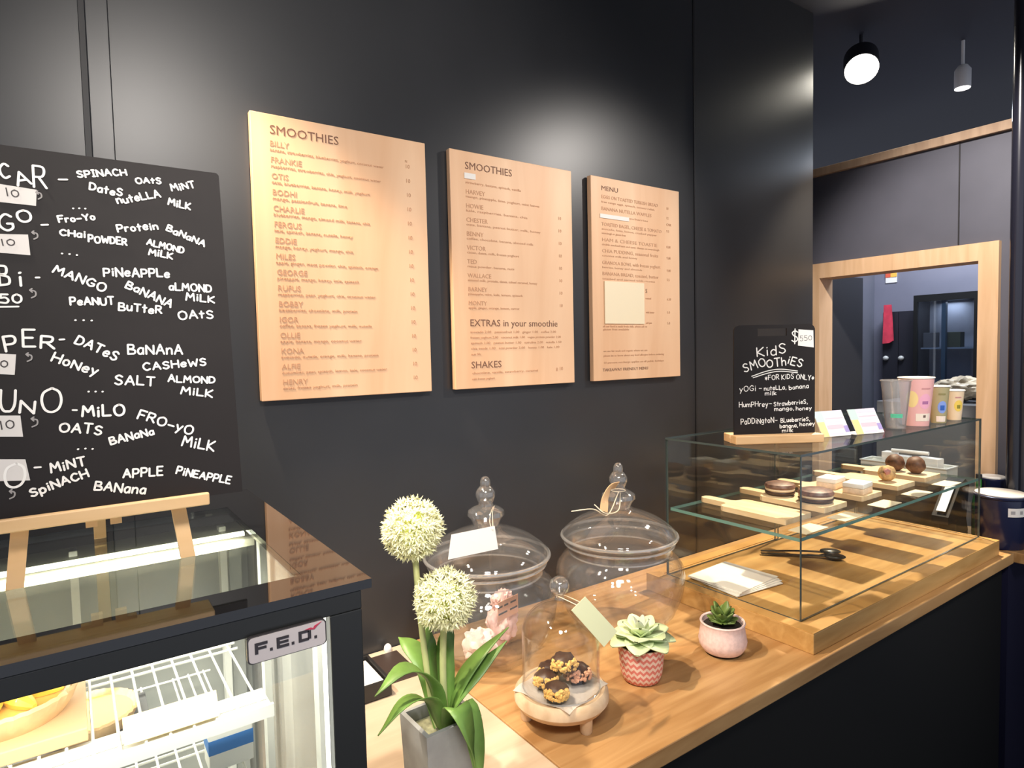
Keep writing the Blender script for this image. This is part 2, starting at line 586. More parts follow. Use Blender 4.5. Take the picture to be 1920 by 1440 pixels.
M_CHOC = plain('chocolate', (0.055, 0.026, 0.017), 0.4, var=0.3, vscale=60)
M_CRUMB = plain('nut_crumb', (0.80, 0.47, 0.14), 0.7, var=0.35, vscale=160)
M_NAVY = plain('navy_enamel', (0.014, 0.018, 0.055), 0.22, spec=0.6)
M_SOIL = plain('soil', (0.022, 0.016, 0.012), 0.9, var=0.4, vscale=120)


def U(bm, x0, x1, y0, y1, z0, z1, bev=0.0):
    """Box between survey coordinates."""
    a, b = W(x0, y0, z0), W(x1, y1, z1)
    return box(bm, a.x, b.x, a.y, b.y, a.z, b.z, bev)


# ------------------------------------------------------------------ the room
ZF, ZC = -1.62 / S, 1.85
bm = BM(); U(bm, -5.0, 3.5, 1.98, 2.10, ZF, ZC); struct('wall_back', bm, M_WALL)
bm = BM()
U(bm, 4.0, 4.121, 0.2, 1.30, ZF, 1.075)
U(bm, 4.0, 4.121, 2.24, 2.7, ZF, 1.075)
U(bm, 4.0, 4.121, 1.30, 2.24, 0.45, 1.075)
struct('wall_right', bm, M_PART)
bm = BM(); U(bm, 3.5, 4.0, 2.62, 2.7, ZF, ZC); U(bm, 3.4, 3.5, 2.10, 2.7, ZF, ZC); struct('wall_end', bm, M_WALL)
bm = BM(); U(bm, -5.0, 7.4, -3.0, 4.4, ZF - 0.06, ZF); struct('floor', bm, M_FLOOR)
bm = BM(); U(bm, -5.0, 7.4, -3.0, 4.4, ZC, ZC + 0.08); struct('ceiling', bm, M_CEIL)
bm = BM(); U(bm, 5.8, 5.9, 0.2, 4.4, ZF, 1.20); struct('wall_far', bm, plain('kitchen_paint', (0.20, 0.20, 0.25), 0.55, var=0.1, vscale=3))
bm = BM(); U(bm, 4.121, 5.8, 2.72, 2.80, ZF, 1.20); struct('wall_inner', bm, plain('kitchen_side_paint', (0.16, 0.165, 0.20), 0.5, var=0.1, vscale=3))

# trims: the rail on top of the partition, the mitred door frame, wall cover strips
bm = BM(); U(bm, 3.975, 4.15, 0.2, 2.62, 1.075, 1.125, 0.002); struct('trim_1', bm, M_TRIM)


def frame_piece(bm, a, b, c, d, x0, x1):
    P = [W(x, y, z) for x in (x0, x1) for y, z in (a, b, c, d)]
    v = [bm.verts.new(p) for p in P]
    for q in ((0, 1, 2, 3), (7, 6, 5, 4), (0, 4, 5, 1), (1, 5, 6, 2), (2, 6, 7, 3), (3, 7, 4, 0)):
        bm.faces.new([v[i] for i in q])


yo0, yi0, yi1, yo1, zo, zi = 1.244, 1.334, 2.199, 2.289, 0.518, 0.424
bm = BM(); frame_piece(bm, (yo0, zo), (yi0, zi), (yi1, zi), (yo1, zo), 3.965, 4.125); struct('trim_2', bm, M_PINE)
bm = BM(); frame_piece(bm, (yo0, ZF), (yi0, ZF), (yi0, zi), (yo0, zo), 3.965, 4.125); struct('trim_3', bm, M_PINE)
bm = BM(); frame_piece(bm, (yo1, ZF), (yo1, zo), (yi1, zi), (yi1, ZF), 3.965, 4.125); struct('trim_4', bm, M_PINE)
bm = BM(); U(bm, 0.063, 0.076, 1.972, 1.98, ZF, ZC); struct('trim_5', bm, M_SEAM)
bm = BM(); U(bm, 0.076, 0.128, 1.970, 1.98, ZF, ZC, 0.002); struct('trim_6', bm, M_WALL)
bm = BM(); U(bm, 2.464, 2.474, 1.976, 1.98, ZF, ZC); struct('trim_7', bm, M_SEAM)
bm = BM(); U(bm, 3.996, 4.0, 1.435, 1.441, 0.518, 1.075); struct('trim_8', bm, M_SEAM)

# black round post in front of the partition
bm = BM(); lathe(bm, [(0, D(-.9995)), (D(0.030), D(-.9995)), (D(0.030), D(ZC)), (0, D(ZC))], 28, W(3.842, 1.130, 0))
tag(link('support_post', bm, plain('post_black', (0.012, 0.012, 0.02), 0.22, spec=0.7), smooth=True),
    'slim black round post running from the bench up to the ceiling beside the timber doorway', 'post')

# ------------------------------------------------------------------ counter
t = thing('counter_cabinet', 'black panelled base holding up the timber counter top', 'counter', W(0.44, 1.09, ZF))
bm = BM(); box(bm, D(.50), D(3.14), 0, D(0.86), 0.08, D(-1.05 - ZF)); link('front_panel', bm, M_BLACK, t)
bm = BM(); box(bm, D(.52), D(3.12), 0.03, D(0.84), 0, 0.08); link('plinth', bm, M_SEAM, t)
bm = BM(); U(bm, -1.18, 0.905, 0.60, 1.95, ZF, -1.051)
tag(link('fridge_counter', bm, M_BLACK), 'black counter body under the pale top that carries the cake fridge', 'counter')


def slab(name, x0, x1, y0, y1, mat, label):
    bm = BM(); box(bm, 0, D(x1 - x0), 0, D(y1 - y0), -D(0.05), 0, 0.0025)
    return tag(link(name, bm, mat, loc=W(x0, y0, -1.0)), label, 'counter top')


slab('worktop', -1.2, 0.9175, 0.56, 1.976, M_TOPL, 'pale timber counter top section carrying the lit cake fridge')
slab('worktop', 0.92, 3.60, 1.05, 1.976, M_TOP, 'long golden oak counter top under the jars and glass case')
slab('worktop', 3.615, 3.955, 1.0, 1.93, M_TOP, 'short timber bench end under the navy canisters by the doorway')
bm = BM(); U(bm, 3.63, 3.95, 1.08, 1.90, ZF, -1.05)
tag(link('bench_base', bm, plain('bench_navy', (0.008, 0.008, 0.03), 0.5)), 'dark navy base under the short bench by the doorway', 'bench')

# ------------------------------------------------------------------ menu boards on the wall
R1 = ['BILLY', 'FRANKIE', 'OTIS', 'BODHI', 'CHARLIE', 'FERGUS', 'EDDIE', 'MILES', 'GEORGE', 'RUFUS', 'BOBBY', 'IGOR',
      'OLLIE', 'KONA', 'ALFIE', 'HENRY']
S1 = ['banana, strawberries, blueberries, yoghurt, coconut water', 'raspberries, strawberries, chia, yoghurt, coconut water',
      'oats, blueberries, banana, honey, milk, yoghurt', 'mango, passionfruit, banana, lime', 'blueberries, mango, almond milk, banana, chia',
      'kale, spinach, banana, nutella, honey', 'mango, honey, yoghurt, mango, chia', 'apple, ginger, maca powder, chia, spinach, orange',
      'pineapple, mango, honey, kale, spinach', 'raspberries, pear, yoghurt, chia, coconut water', 'blackberries, chocolate, milk, protein',
      'coffee, banana, frozen yoghurt, milk, nutella', 'apple, banana, mango, coconut water', 'avocado, nutella, orange, milk, banana, protein',
      'cucumber, pear, spinach, lemon, kale, coconut water', 'dates, frozen yoghurt, milk, protein']


def menu_board(x0, x1, label):
    t = thing('menu_board', label, 'sign', W(x0, 1.962, -0.1315), 0, 'timber menu boards on the dark wall')
    bm = BM()
    box(bm, 0, D(x1 - x0), -D(0.012), D(0.012), 0, D(0.8445), 0.0015)
    link('panel', bm, M_MENU, t)
    for q in (0.12, 0.70):
        bm = BM()
        box(bm, D(0.05), D(x1 - x0 - 0.05), D(0.012), D(0.018), D(q), D(q + 0.03))
        link('mounting_batten', bm, M_SEAM, t)
    return t, W(x0, 0, 0).x, W(0, 0, -0.1315).z


def lettering(t, name, lines, ox, oz, mat):
    bm = BM()
    type_lines(bm, [(l[0], l[1] - ox, l[2] - oz) + tuple(l[3:]) for l in lines])
    o = link(name, bm, mat, t)
    o.location = (0, -D(0.012) - 0.0004, 0)
    return o


def patch(t, name, x0, x1, z0, z1, mat, label, ox, oz, lift=0.0015):
    bm = BM()
    box(bm, x0 - ox, x1 - ox, -D(0.012) - 0.0006 - lift, -D(0.012) - 0.0006, z0 - oz, z1 - oz)
    o = link(name, bm, mat, t)
    o['label'] = label
    return o


t, ox, oz = menu_board(0.463, 1.0275, 'largest timber menu board headed SMOOTHIES, covered top to bottom in names')
lettering(t, 'heading', [('SMOOTHIES', 0.3716, 2.0925, 0.0185, 'LEFT', 0.149)], ox, oz, M_INK)
W1 = [.258, .249, .220, .163, .217, .173, .173, .232, .183, .222, .176, .210, .183, .223, .243, .168]
nm, sb, pr = [], [], []
for i, (a, b) in enumerate(zip(R1, S1)):
    x = 0.3705 + 0.0073 * i / 15
    z = 2.0667 - 0.03387 * i
    nm.append((a, x, z, 0.0118))
    sb.append((b, x, z - 0.0105, 0.0062, 'LEFT', W1[i]))
    pr.append(('10', 0.684 + 0.004 * i / 15, z - 0.0012, 0.0092))
lettering(t, 'item_names', nm, ox, oz, M_INKL)
lettering(t, 'ingredient_lines', sb, ox, oz, M_INKL)
lettering(t, 'prices', pr + [('N', 0.684, 2.079, 0.006)], ox, oz, M_INKL)

t, ox, oz = menu_board(1.122, 1.678, 'middle timber menu board with SMOOTHIES on top and EXTRAS below')
lettering(t, 'heading', [('SMOOTHIES', 0.8515, 2.0885, 0.0185, 'LEFT', 0.146), ('EXTRAS in your smoothie', 0.8547, 1.6878, 0.0178, 'LEFT', 0.29),
                         ('SHAKES', 0.8558, 1.5785, 0.0178, 'LEFT', 0.094)], ox, oz, M_INK)
W2 = [.175, .237, .195, .240, .214, .164, .147, .225, .173, .162]
R2 = ['HARVEY', 'HOWIE', 'CHESTER', 'BENNY', 'VICTOR', 'TED', 'WALLACE', 'BARNEY', 'MONTY']
S2 = ['strawberry, banana, spinach, vanilla', 'mango, pineapple, lime, yoghurt, mint leaves', 'kale, raspberries, banana, chia', 'oats, banana, peanut butter, milk, honey',
      'coffee, chocolate, banana, almond milk', 'cacao, dates, milk, frozen yoghurt', 'maca powder, banana, nuts', 'almond milk, protein, dates, salted caramel, honey',
      'pineapple, mint, kale, lemon, spinach', 'apple, ginger, orange, lemon, carrot']
lettering(t, 'item_names', [(a, 0.852, 2.0262 - 0.0355 * i, 0.0112) for i, a in enumerate(R2)], ox, oz, M_INKL)
lettering(t, 'ingredient_lines', [(a, 0.852, 2.0521 - 0.0355 * i, 0.0062, 'LEFT', W2[i]) for i, a in enumerate(S2)] +
          [('avocado 2.00   passionfruit 1.00   ginger 1.00   coffee 2.00', 0.8555, 1.6700, 0.0062, 'LEFT', 0.285),
           ('frozen yoghurt 2.00   coconut milk 1.00   vegan protein powder 2.00', 0.8555, 1.6556, 0.0062, 'LEFT', 0.303),
           ('spinach 1.00   peanut butter 1.00   spirulina 2.00   nutella 1.50', 0.8565, 1.6412, 0.0062, 'LEFT', 0.303),
           ('chia seeds 1.00   acai powder 2.00   honey 1.00   kale 1.00', 0.8565, 1.6270, 0.0062, 'LEFT', 0.295),
           ('nuts 50c', 0.8565, 1.6120, 0.0062),
           ('chocolate, vanilla, strawberry, caramel', 0.858, 1.5629, 0.0062, 'LEFT', 0.215), ('with frozen yoghurt', 0.857, 1.5475, 0.0062)], ox, oz, M_INKL)
lettering(t, 'prices', [('10', 1.155, 1.990 - 0.0352 * i, 0.0088) for i in range(8)] + [('8', 1.138, 1.5612, 0.010), ('10', 1.150, 1.5632, 0.010)], ox, oz, M_INKL)
patch(t, 'cover_sticker', 0.8490, 0.8826, 2.064, 2.0785, M_PAPER, 'small white sticker covering a name', ox, oz)

t, ox, oz = menu_board(1.782, 2.323, 'timber menu board headed MENU with cream note, nearest the doorway')
lettering(t, 'heading', [('MENU', 1.3235, 2.0947, 0.0135, 'LEFT', 0.068), ('S', 1.5085, 1.796, 0.0125), ('TAKEAWAY FRIENDLY MENU', 1.3197, 1.5532, 0.0088, 'LEFT', 0.196)], ox, oz, M_INK)
R3 = [('EGGS ON TOASTED TURKISH BREAD', 2.071, .245), ('BANANA NUTELLA WAFFLES', 2.036, .215), ('TOASTED BAGEL, CHEESE & TOMATO', 1.990, .262),
      ('HAM & CHEESE TOASTIE', 1.944, .24), ('CHIA PUDDING, seasonal fruits', 1.911, .245), ('GRANOLA BOWL with frozen yoghurt', 1.876, .255), ('BANANA BREAD, toasted, butter', 1.843, .245)]
lettering(t, 'item_names', [(a, 1.3235, z, 0.0102, 'LEFT', w) for a, z, w in R3], ox, oz, M_INKL)
lettering(t, 'ingredient_lines', [(a, 1.3235, z, 0.006, 'LEFT', w) for a, z, w in (
    ('free range eggs, spinach, tomato relish', 2.058, .23), ('with fresh strawberries', 2.0195, .20), ('avocado, fetta, lemon, cracked pepper', 1.978, .24),
    ('sourdough or gluten free', 1.9655, .10), ('double smoked ham and tasty cheese on sourdough', 1.932, .25), ('coconut milk and honey', 1.899, .15),
    ('berries, honey and almonds', 1.864, .17), ('toasted and served with ricotta', 1.830, .23), ('all our food is made fresh daily, please ask us', 1.6867, .19),
    ('gluten free available', 1.6774, .11), ('we use fair trade and organic where we can', 1.6118, .19), ('please let us know about any food allergies before ordering', 1.5977, .268),
    ('10 percent surcharge applies on all public holidays', 1.5766, .265), ('smooth', 1.505, .05), ('fresh juices', 1.510, .06))[:13]] +
    [('toasted', 1.5085, 1.776, 0.006), ('with butter', 1.5095, 1.7318, 0.006), ('add jam', 1.5095, 1.6985, 0.006)], ox, oz, M_INKL)
lettering(t, 'prices', [(a, 1.609, z, 0.008) for a, z in (('10', 2.068), ('12', 2.037), ('CNR', 2.016), ('9.5', 1.995), ('8.00', 1.944), ('9.00', 1.908), ('9.00', 1.868),
                                                          ('5.5', 1.838), ('6.50', 1.775), ('5.0', 1.732), ('5.0', 1.697))], ox, oz, M_INKL)
patch(t, 'cover_tape', 1.3170, 1.4380, 2.0125, 2.0245, M_PAPER, 'strip of white tape covering a line', ox, oz)
patch(t, 'cover_note', 1.3300, 1.5000, 1.6975, 1.8255, M_CREAM, 'cream square note taped over the menu', ox, oz, 0.003)
CHALK = [('C', -40.8, 300.4, -33.9, 301.0, 12.8), ('A', -29.0, 294.8, -19.4, 297.9, 11.8), ('R', -17.6, 295.1, -8.4, 295.1, 20.0), ('-', 1.2, 302.0, 7.8, 302.9, 6.4), ('SPINACH', 15.7, 308.9, 55.0, 316.8, 5.9), ('OAtS', 62.4, 309.8, 84.2, 312.2, 5.5), ('MiNT', 93.3, 305.9, 114.8, 312.2, 6.3), ('DateS', 24.0, 298.1, 49.9, 294.9, 6.6), ('nuteLLA', 46.3, 287.3, 82.8, 298.4, 6.7), ('MiLK', 88.9, 291.6, 108.4, 288.8, 6.9), ('...', 9.7, 278.5, 21.0, 279.4, 3.8), ('G', -43.2, 252.8, -33.1, 253.7, 14.5), ('O', -30.4, 261.8, -20.5, 262.8, 10.4), ('-', -13.5, 258.0, -8.6, 258.7, 6.2), ('Fro-Yo', -0.5, 264.0, 27.2, 269.6, 5.7), ('Protein', 44.8, 259.7, 78.6, 265.5, 6.7), ('BaNaNA', 85.5, 264.8, 118.9, 251.2, 6.2), ('CHai', -0.6, 252.4, 18.5, 251.6, 5.7), ('POWDER', 20.9, 248.0, 51.2, 247.2, 6.5), ('ALMOND', 68.0, 249.2, 99.5, 242.9, 5.7), ('MiLK', 69.1, 239.3, 89.0, 236.0, 6.1), ('...', -0.9, 235.0, 12.6, 234.7, 3.8), ('B', -45.1, 204.1, -38.3, 204.4, 17.2), ('i', -32.3, 204.1, -29.1, 204.2, 13.2), ('-', -19.9, 210.0, -17.1, 210.2, 4.9), ('MANGO', -7.5, 217.9, 30.5, 201.0, 7.5), ('PiNeAPPLe', 31.3, 216.3, 85.6, 217.7, 7.9), ('BaNANA', 47.8, 206.1, 84.3, 187.0, 7.2), ('aLMOND', 84.8, 205.0, 122.7, 204.3, 6.8), ('MiLK', 98.9, 195.4, 124.4, 193.4, 6.9), ('50', -45.7, 188.9, -30.6, 189.2, 7.7), ('_', -45.9, 184.8, -33.1, 185.4, 2.4), ('PeANUT', 4.3, 187.7, 37.8, 189.2, 6.9), ('BuTteR', 41.3, 184.1, 76.5, 180.9, 7.2), ('OAtS', 91.2, 175.8, 122.7, 177.5, 7.5), ('^', -16.7, 284.1, -11.8, 284.7, 7.5), ('^', -21.6, 246.9, -16.4, 247.3, 7.4), ('^', -25.8, 193.6, -20.1, 193.7, 8.4), ('...', 6.1, 173.9, 21.0, 173.8, 3.9), ('P', -43.2, 146.1, -35.0, 147.2, 13.0), ('E', -31.4, 150.2, -23.1, 150.1, 15.0), ('R', -19.2, 148.8, -9.6, 148.0, 10.8), ('-', -5.3, 153.7, -1.7, 153.9, 5.8), ('DATeS', 5.6, 153.0, 36.1, 136.0, 8.5), ('BaNAnA', 46.6, 142.4, 92.2, 141.5, 8.9), ('HoNey', -12.2, 137.3, 20.1, 122.8, 7.7), ('CASHeWS', 58.3, 126.0, 112.9, 129.7, 6.9), ('SALT', 34.4, 114.3, 66.2, 110.7, 8.7), ('ALMOND', 78.3, 114.2, 119.5, 110.9, 6.3), ('MiLK', 88.5, 102.0, 115.9, 96.9, 7.0), ('...', 12.9, 108.2, 25.8, 107.1, 3.9), ('U', -49.4, 94.8, -39.6, 94.1, 18.2), ('N', -36.3, 92.6, -26.6, 91.3, 10.4), ('O', -21.7, 92.2, -7.2, 91.1, 21.2), ('-', 1.0, 89.9, 4.1, 89.6, 5.7), ('MiLO', 8.1, 85.5, 40.6, 84.9, 9.7), ('FRO-yO', 50.6, 80.9, 95.2, 61.4, 8.1), ('OATS', -9.5, 74.4, 21.6, 68.3, 8.2), ('BANaNa', 28.6, 58.0, 63.5, 65.1, 6.6), ('MiLK', 86.0, 51.3, 113.7, 43.6, 9.0), ('...', 2.5, 56.9, 15.6, 56.1, 3.8), ('-', -28.3, 41.9, -23.9, 41.7, 6.1), ('O', -50.1, 30.5, -36.1, 28.5, 20.2), ('MiNT', -16.6, 38.6, 8.6, 42.3, 7.4), ('SpiNACH', -31.2, 19.9, 10.2, 32.0, 6.8), ('BANana', 13.8, 19.5, 52.8, 10.0, 7.7), ('APPLE', 36.4, 27.3, 68.2, 25.1, 7.8), ('PiNEAPPLE', 79.6, 25.6, 126.2, 9.1, 6.8), ('^', -31.0, 137.2, -25.6, 137.1, 7.5), ('^', -30.5, 79.9, -24.2, 79.4, 8.6), ('^', -47.7, 20.6, -42.6, 19.9, 7.7)]
CHALKD = [('10', -37.4, 284.0, -28.5, 285.1, 6.7), ('10', -42.4, 239.1, -33.1, 240.5, 5.4), ('0', -47.5, 132.8, -42.7, 132.6, 5.5), ('10', -49.6, 79.2, -40.1, 80.2, 6.6)]
STK = [[(-42.4, 294.8), (-15.8, 292.9), (-16.9, 277.9), (-43.1, 278.5)], [(-44.2, 249.7), (-23.8, 250.9), (-22.9, 232.2), (-44.9, 233.0)], [(-48.4, 144.4), (-36.6, 143.5), (-38.3, 125.7), (-49.1, 126.8)], [(-50.5, 91.3), (-35.9, 90.2), (-34.8, 71.8), (-51.2, 73.4)], [(-52.0, 54.4), (-34.1, 52.3), (-31.6, 33.9), (-52.7, 36.1)]]
KIDS = [('KidS', 70.3, 234.2, 149.9, 239.9, 25.0), ('SMO', 35.6, 189.9, 94.6, 209.8, 21.3), ('OTh', 97.2, 202.2, 149.9, 207.2, 21.3), ('iES', 153.7, 212.2, 192.4, 200.0, 21.4), ('*FOR', 92.0, 168.4, 130.6, 170.0, 12.6), ('KiDS', 138.3, 169.8, 171.8, 171.5, 12.6), ('ONLY*', 178.3, 170.1, 227.4, 165.1, 12.6), ('yOGi', 21.4, 140.1, 66.2, 140.2, 15.1), ('-', 75.2, 142.4, 81.7, 142.3, 10.1), ('nuteLLa,', 89.4, 140.8, 151.2, 143.0, 10.6), ('banana', 158.9, 141.6, 213.2, 145.2, 10.6), ('milk', 91.9, 127.4, 122.8, 128.1, 10.1), ('HumPHrey', 19.9, 97.3, 99.6, 97.7, 13.1), ('-', 103.5, 100.1, 109.9, 99.9, 10.1), ('StrawberrieS,', 116.3, 97.2, 210.7, 102.3, 11.1), ('mango,', 117.6, 84.6, 173.2, 85.6, 9.6), ('honey', 178.3, 84.2, 221.1, 85.0, 9.6), ('PaDDiNgtoN', 24.9, 50.5, 116.3, 53.0, 13.9), ('-', 120.2, 54.1, 125.3, 54.0, 10.1), ('BLueberrieS,', 135.7, 52.4, 217.3, 55.2, 10.7), ('banana,', 133.1, 37.3, 183.6, 38.4, 9.6), ('honey', 188.8, 40.8, 230.3, 42.1, 9.7), ('milk', 139.5, 25.7, 169.3, 26.1, 9.6), ('$', 165.3, 269.6, 183.3, 269.2, 32.5)]
KIDSD = [('550', 188.5, 272.9, 222.0, 274.2, 13.8)]
KSTK = [(184.6, 304.2), (225.8, 300.9), (227.2, 254.5), (183.3, 260.4)]
KUL = ([(54.8, 180.1), (97.2, 193.2), (135.7, 197.5), (182.1, 191.4)], [(58.6, 176.0), (99.7, 187.6), (135.7, 191.8), (182.1, 186.6)])


def wl(name, bm, mat, t, smooth=False):
    """Part built in world coordinates, parented to a thing that only has a location."""
    o = link(name, bm, mat, t, smooth)
    o.location = -t.location
    return o


# ------------------------------------------------------------------ big chalkboard on its easel
S = 0.72 * 0.69                # the fridge group was surveyed in shorter units
FB = (0.90 - 1.62) / S         # counter level in these units
K = 0.69
LEAN = math.radians(8.143)
cs, sn = math.cos(LEAN), math.sin(LEAN)


def on_big(x, z, h):
    return Vector((x, sn * z - cs * h, cs * z + sn * h))


def slab_on(bm, pts, h0, h1, to3):
    a = [bm.verts.new(to3(x, z, h0)) for x, z in pts]
    b = [bm.verts.new(to3(x, z, h1)) for x, z in pts]
    n = len(pts)
    bm.faces.new(a); bm.faces.new(b[::-1])
    for i in range(n):
        bm.faces.new((a[i], a[(i + 1) % n], b[(i + 1) % n], b[i]))


t = thing('chalkboard', 'large black chalkboard with handwritten smoothie list on the wooden easel', 'chalkboard', W(0, 1.36, -0.272))
bm = BM()
slab_on(bm, [(-0.1035, 0.0), (0.138, 0.0), (0.138, 0.3285), (0.136, 0.331), (-0.1015, 0.331), (-0.1035, 0.329)], -0.004, 0.0, on_big)
link('board', bm, M_CHALKB, t)
for i, q in enumerate(STK):
    bm = BM()
    slab_on(bm, [(x / 1000, z / 1000) for x, z in q], 0.0001, 0.0006, on_big)
    link('price_sticker', bm, plain('sticker_paper', (0.70, 0.66, 0.62), 0.7) if i == 0 else bpy.data.materials['sticker_paper'], t)
bm, bg = BM(), BM()
for i, (w, a, b, c, d, cap) in enumerate(CHALK):
    grey = w == '^'
    big = cap > 9
    write_word(bg if grey else bm, w, a / 1000, b / 1000, c / 1000, d / 1000, cap / 1000,
               0.0006 if grey else (0.00100 if big else 0.00072 + cap * 0.000016), on_big, 0.0009, i)
link('chalk_writing', bm, M_CHALK, t)
link('chalk_arrows', bg, M_CHALKG, t)
bm = BM()
for i, (w, a, b, c, d, cap) in enumerate(CHALKD):
    write_word(bm, w, a / 1000, b / 1000, c / 1000, d / 1000, cap / 1000, 0.0005, on_big, 0.0009, i)
link('pen_prices', bm, M_PEN, t)

t = thing('tabletop_easel', 'pine table easel holding the large chalkboard on the cake fridge top', 'easel', W(0.04, 1.5, -0.385))
bm = BM()
U(bm, -0.20, 0.2105, 1.322, 1.336, -0.2815, -0.2585, 0.0012)
U(bm, -0.20, 0.2105, 1.336, 1.392, -0.2815, -0.2735, 0.0012)
wl('ledge', bm, M_EASEL, t)


def bar(bm, a, b, wx, wy, foot_cut=True):
    """Square batten between two survey points, cut level at both ends."""
    a, b = W(*a), W(*b)
    v = []
    for p in (a, b):
        v += [bm.verts.new(p + Vector((dx * wx, dy * wy, 0))) for dx, dy in ((-.5, -.5), (.5, -.5), (.5, .5), (-.5, .5))]
    for q in ((3, 2, 1, 0), (4, 5, 6, 7), (0, 1, 5, 4), (1, 2, 6, 5), (2, 3, 7, 6), (3, 0, 4, 7)):
        bm.faces.new([v[i] for i in q])


for sx in (1, -1):
    bm = BM()
    bar(bm, (0.04 + sx * 0.133, 1.362, -0.385), (0.04 + sx * 0.050, 1.478, 0.36), 0.0125, 0.007)
    wl('front_leg', bm, M_EASEL, t)
bm = BM(); bar(bm, (0.039, 1.636, -0.385), (0.04, 1.495, 0.34), 0.011, 0.008); wl('rear_leg', bm, M_EASEL, t)
bm = BM(); U(bm, -0.02, 0.10, 1.47, 1.487, 0.31, 0.35); wl('top_rail', bm, M_EASEL, t)
for sx in (1, -1):
    bm = BM()
    c = W(0.04, 1.392, -0.2815)
    prism(bm, [(c.x + sx * D(0.012), c.y), (c.x + sx * D(0.042), c.y), (c.x + sx * D(0.018), c.y + 0.0)] if False else
          [(c.x + sx * D(0.010), c.y - 0.008), (c.x + sx * D(0.044), c.y - 0.008), (c.x + sx * D(0.044), c.y), (c.x + sx * D(0.010), c.y)],
          c.z - D(0.006), c.z)
    prism(bm, [(c.x + sx * D(0.010), c.y - 0.008), (c.x + sx * D(0.028), c.y - 0.008), (c.x + sx * D(0.028), c.y), (c.x + sx * D(0.010), c.y)],
          c.z - D(0.022), c.z - D(0.006))
    wl('ledge_bracket', bm, M_EASEL, t)

# ------------------------------------------------------------------ lit cake fridge
FX0, FX1, FY0, FY1 = -0.86, 0.41, 1.02, 1.95
ZF_ROOM, ZF = ZF, FB
t = thing('display_fridge', 'black framed glass cake fridge with bright lit white shelves', 'fridge', W(-0.2, 1.5, ZF))
fr = t
M_ALU = plain('fridge_aluminium', (0.55, 0.56, 0.53), 0.35)
M_TOPB = plain('fridge_top_black_glass', (0.008, 0.008, 0.009), 0.03, spec=0.9)
bm = BM()
U(bm, FX0, FX1, FY0, 1.113, -0.401, -0.385)
U(bm, FX0, FX1, 1.745, FY1, -0.401, -0.385)
U(bm, FX0, -0.80, 1.113, 1.745, -0.401, -0.385)
U(bm, 0.318, FX1, 1.113, 1.745, -0.401, -0.385)
wl('top_frame', bm, M_TOPB, t)
bm = BM(); U(bm, -0.80, 0.318, 1.113, 1.745, -0.395, -0.3855); wl('top_glass', bm, glass('fridge_top_glass', (0.93, 0.96, 0.92), 0.06, 0.9, 3.4), t)
bm = BM(); U(bm, FX0 + 0.01, 0.392, 1.022, 1.052, -0.434, -0.402, 0.001); wl('front_fascia', bm, M_FRIDGE, t)
for x0, x1 in ((0.336, 0.392), (FX0 + 0.01, FX0 + 0.066)):
    bm = BM(); U(bm, x0, x1, 1.022, 1.056, -1.36, -0.434, 0.001); wl('corner_post', bm, M_FRIDGE, t)
for x0 in (0.366, FX0 + 0.01):
    bm = BM(); U(bm, x0, x0 + 0.026, 1.86, 1.93, -1.36, -0.401); wl('rear_post', bm, M_ALU, t)
bm = BM(); U(bm, FX0 + 0.01, 0.392, 1.022, 1.93, ZF, -1.36); wl('base_cabinet', bm, M_FRIDGE, t)
bm = BM(); U(bm, FX0 + 0.066, 0.336, 1.030, 1.036, -1.36, -0.434); wl('front_glass', bm, M_GLASS, t)
bm = BM(); U(bm, 0.384, 0.390, 1.056, 1.86, -1.36, -0.402); wl('side_glass', bm, glass('side_glare_glass', (0.93, 0.95, 0.92), 0.25, 0.85, 3.0, 0.0, 0.22), t)  # pane whitened to stand in for the glare of the lit interior
bm = BM(); U(bm, FX0 + 0.012, FX0 + 0.02, 1.056, 1.86, -1.36, -0.402); wl('side_panel', bm, M_WHITE, t)
bm = BM(); U(bm, FX0 + 0.03, 0.38, 1.06, 1.85, -1.36, -1.345); wl('deck', bm, M_WHITE, t)
bm = BM(); U(bm, -0.80, 0.334, 1.066, 1.080, -0.432, -0.420); wl('light_bar', bm, M_LED, t)
bm = BM(); U(bm, -0.80, 0.334, 1.636, 1.648, -0.437, -0.428); wl('light_bar', bm, M_LED, t)
bm = BM(); U(bm, 0.3285, 0.3345, 1.040, 1.046, -1.34, -0.436); wl('light_bar', bm, plain('led_side', (1.0, 0.97, 0.86), 0.5, emit=2.5), t)
M_BACK = plain('fridge_back', (0.42, 0.43, 0.40), 0.2)
bm = BM(); U(bm, -0.80, 0.36, 1.655, 1.86, -0.470, -0.452); wl('back_header', bm, plain('fridge_header', (0.60, 0.58, 0.46), 0.4), t)
for x0, x1, y in ((-0.80, -0.20, 1.80), (-0.24, 0.36, 1.83)):
    bm = BM(); U(bm, x0, x1, y, y + 0.012, -1.34, -0.470); o = wl('sliding_door', bm, M_BACK, t)
    for q in (x0, x1 - 0.03):
        bm = BM(); U(bm, q, q + 0.03, y - 0.012, y - 0.001, -1.34, -0.470)
        k = link('door_stile', bm, M_ALU, o); k.location = (0, 0, 0)
for x, y in ((0.355, 1.16), (0.355, 1.58), (0.30, 1.77), (-0.02, 1.77)):
    bm = BM()
    U(bm, x, x + 0.016, y, y + 0.030, -1.34, -0.44)
    wl('shelf_upright', bm, M_WHITE, t)

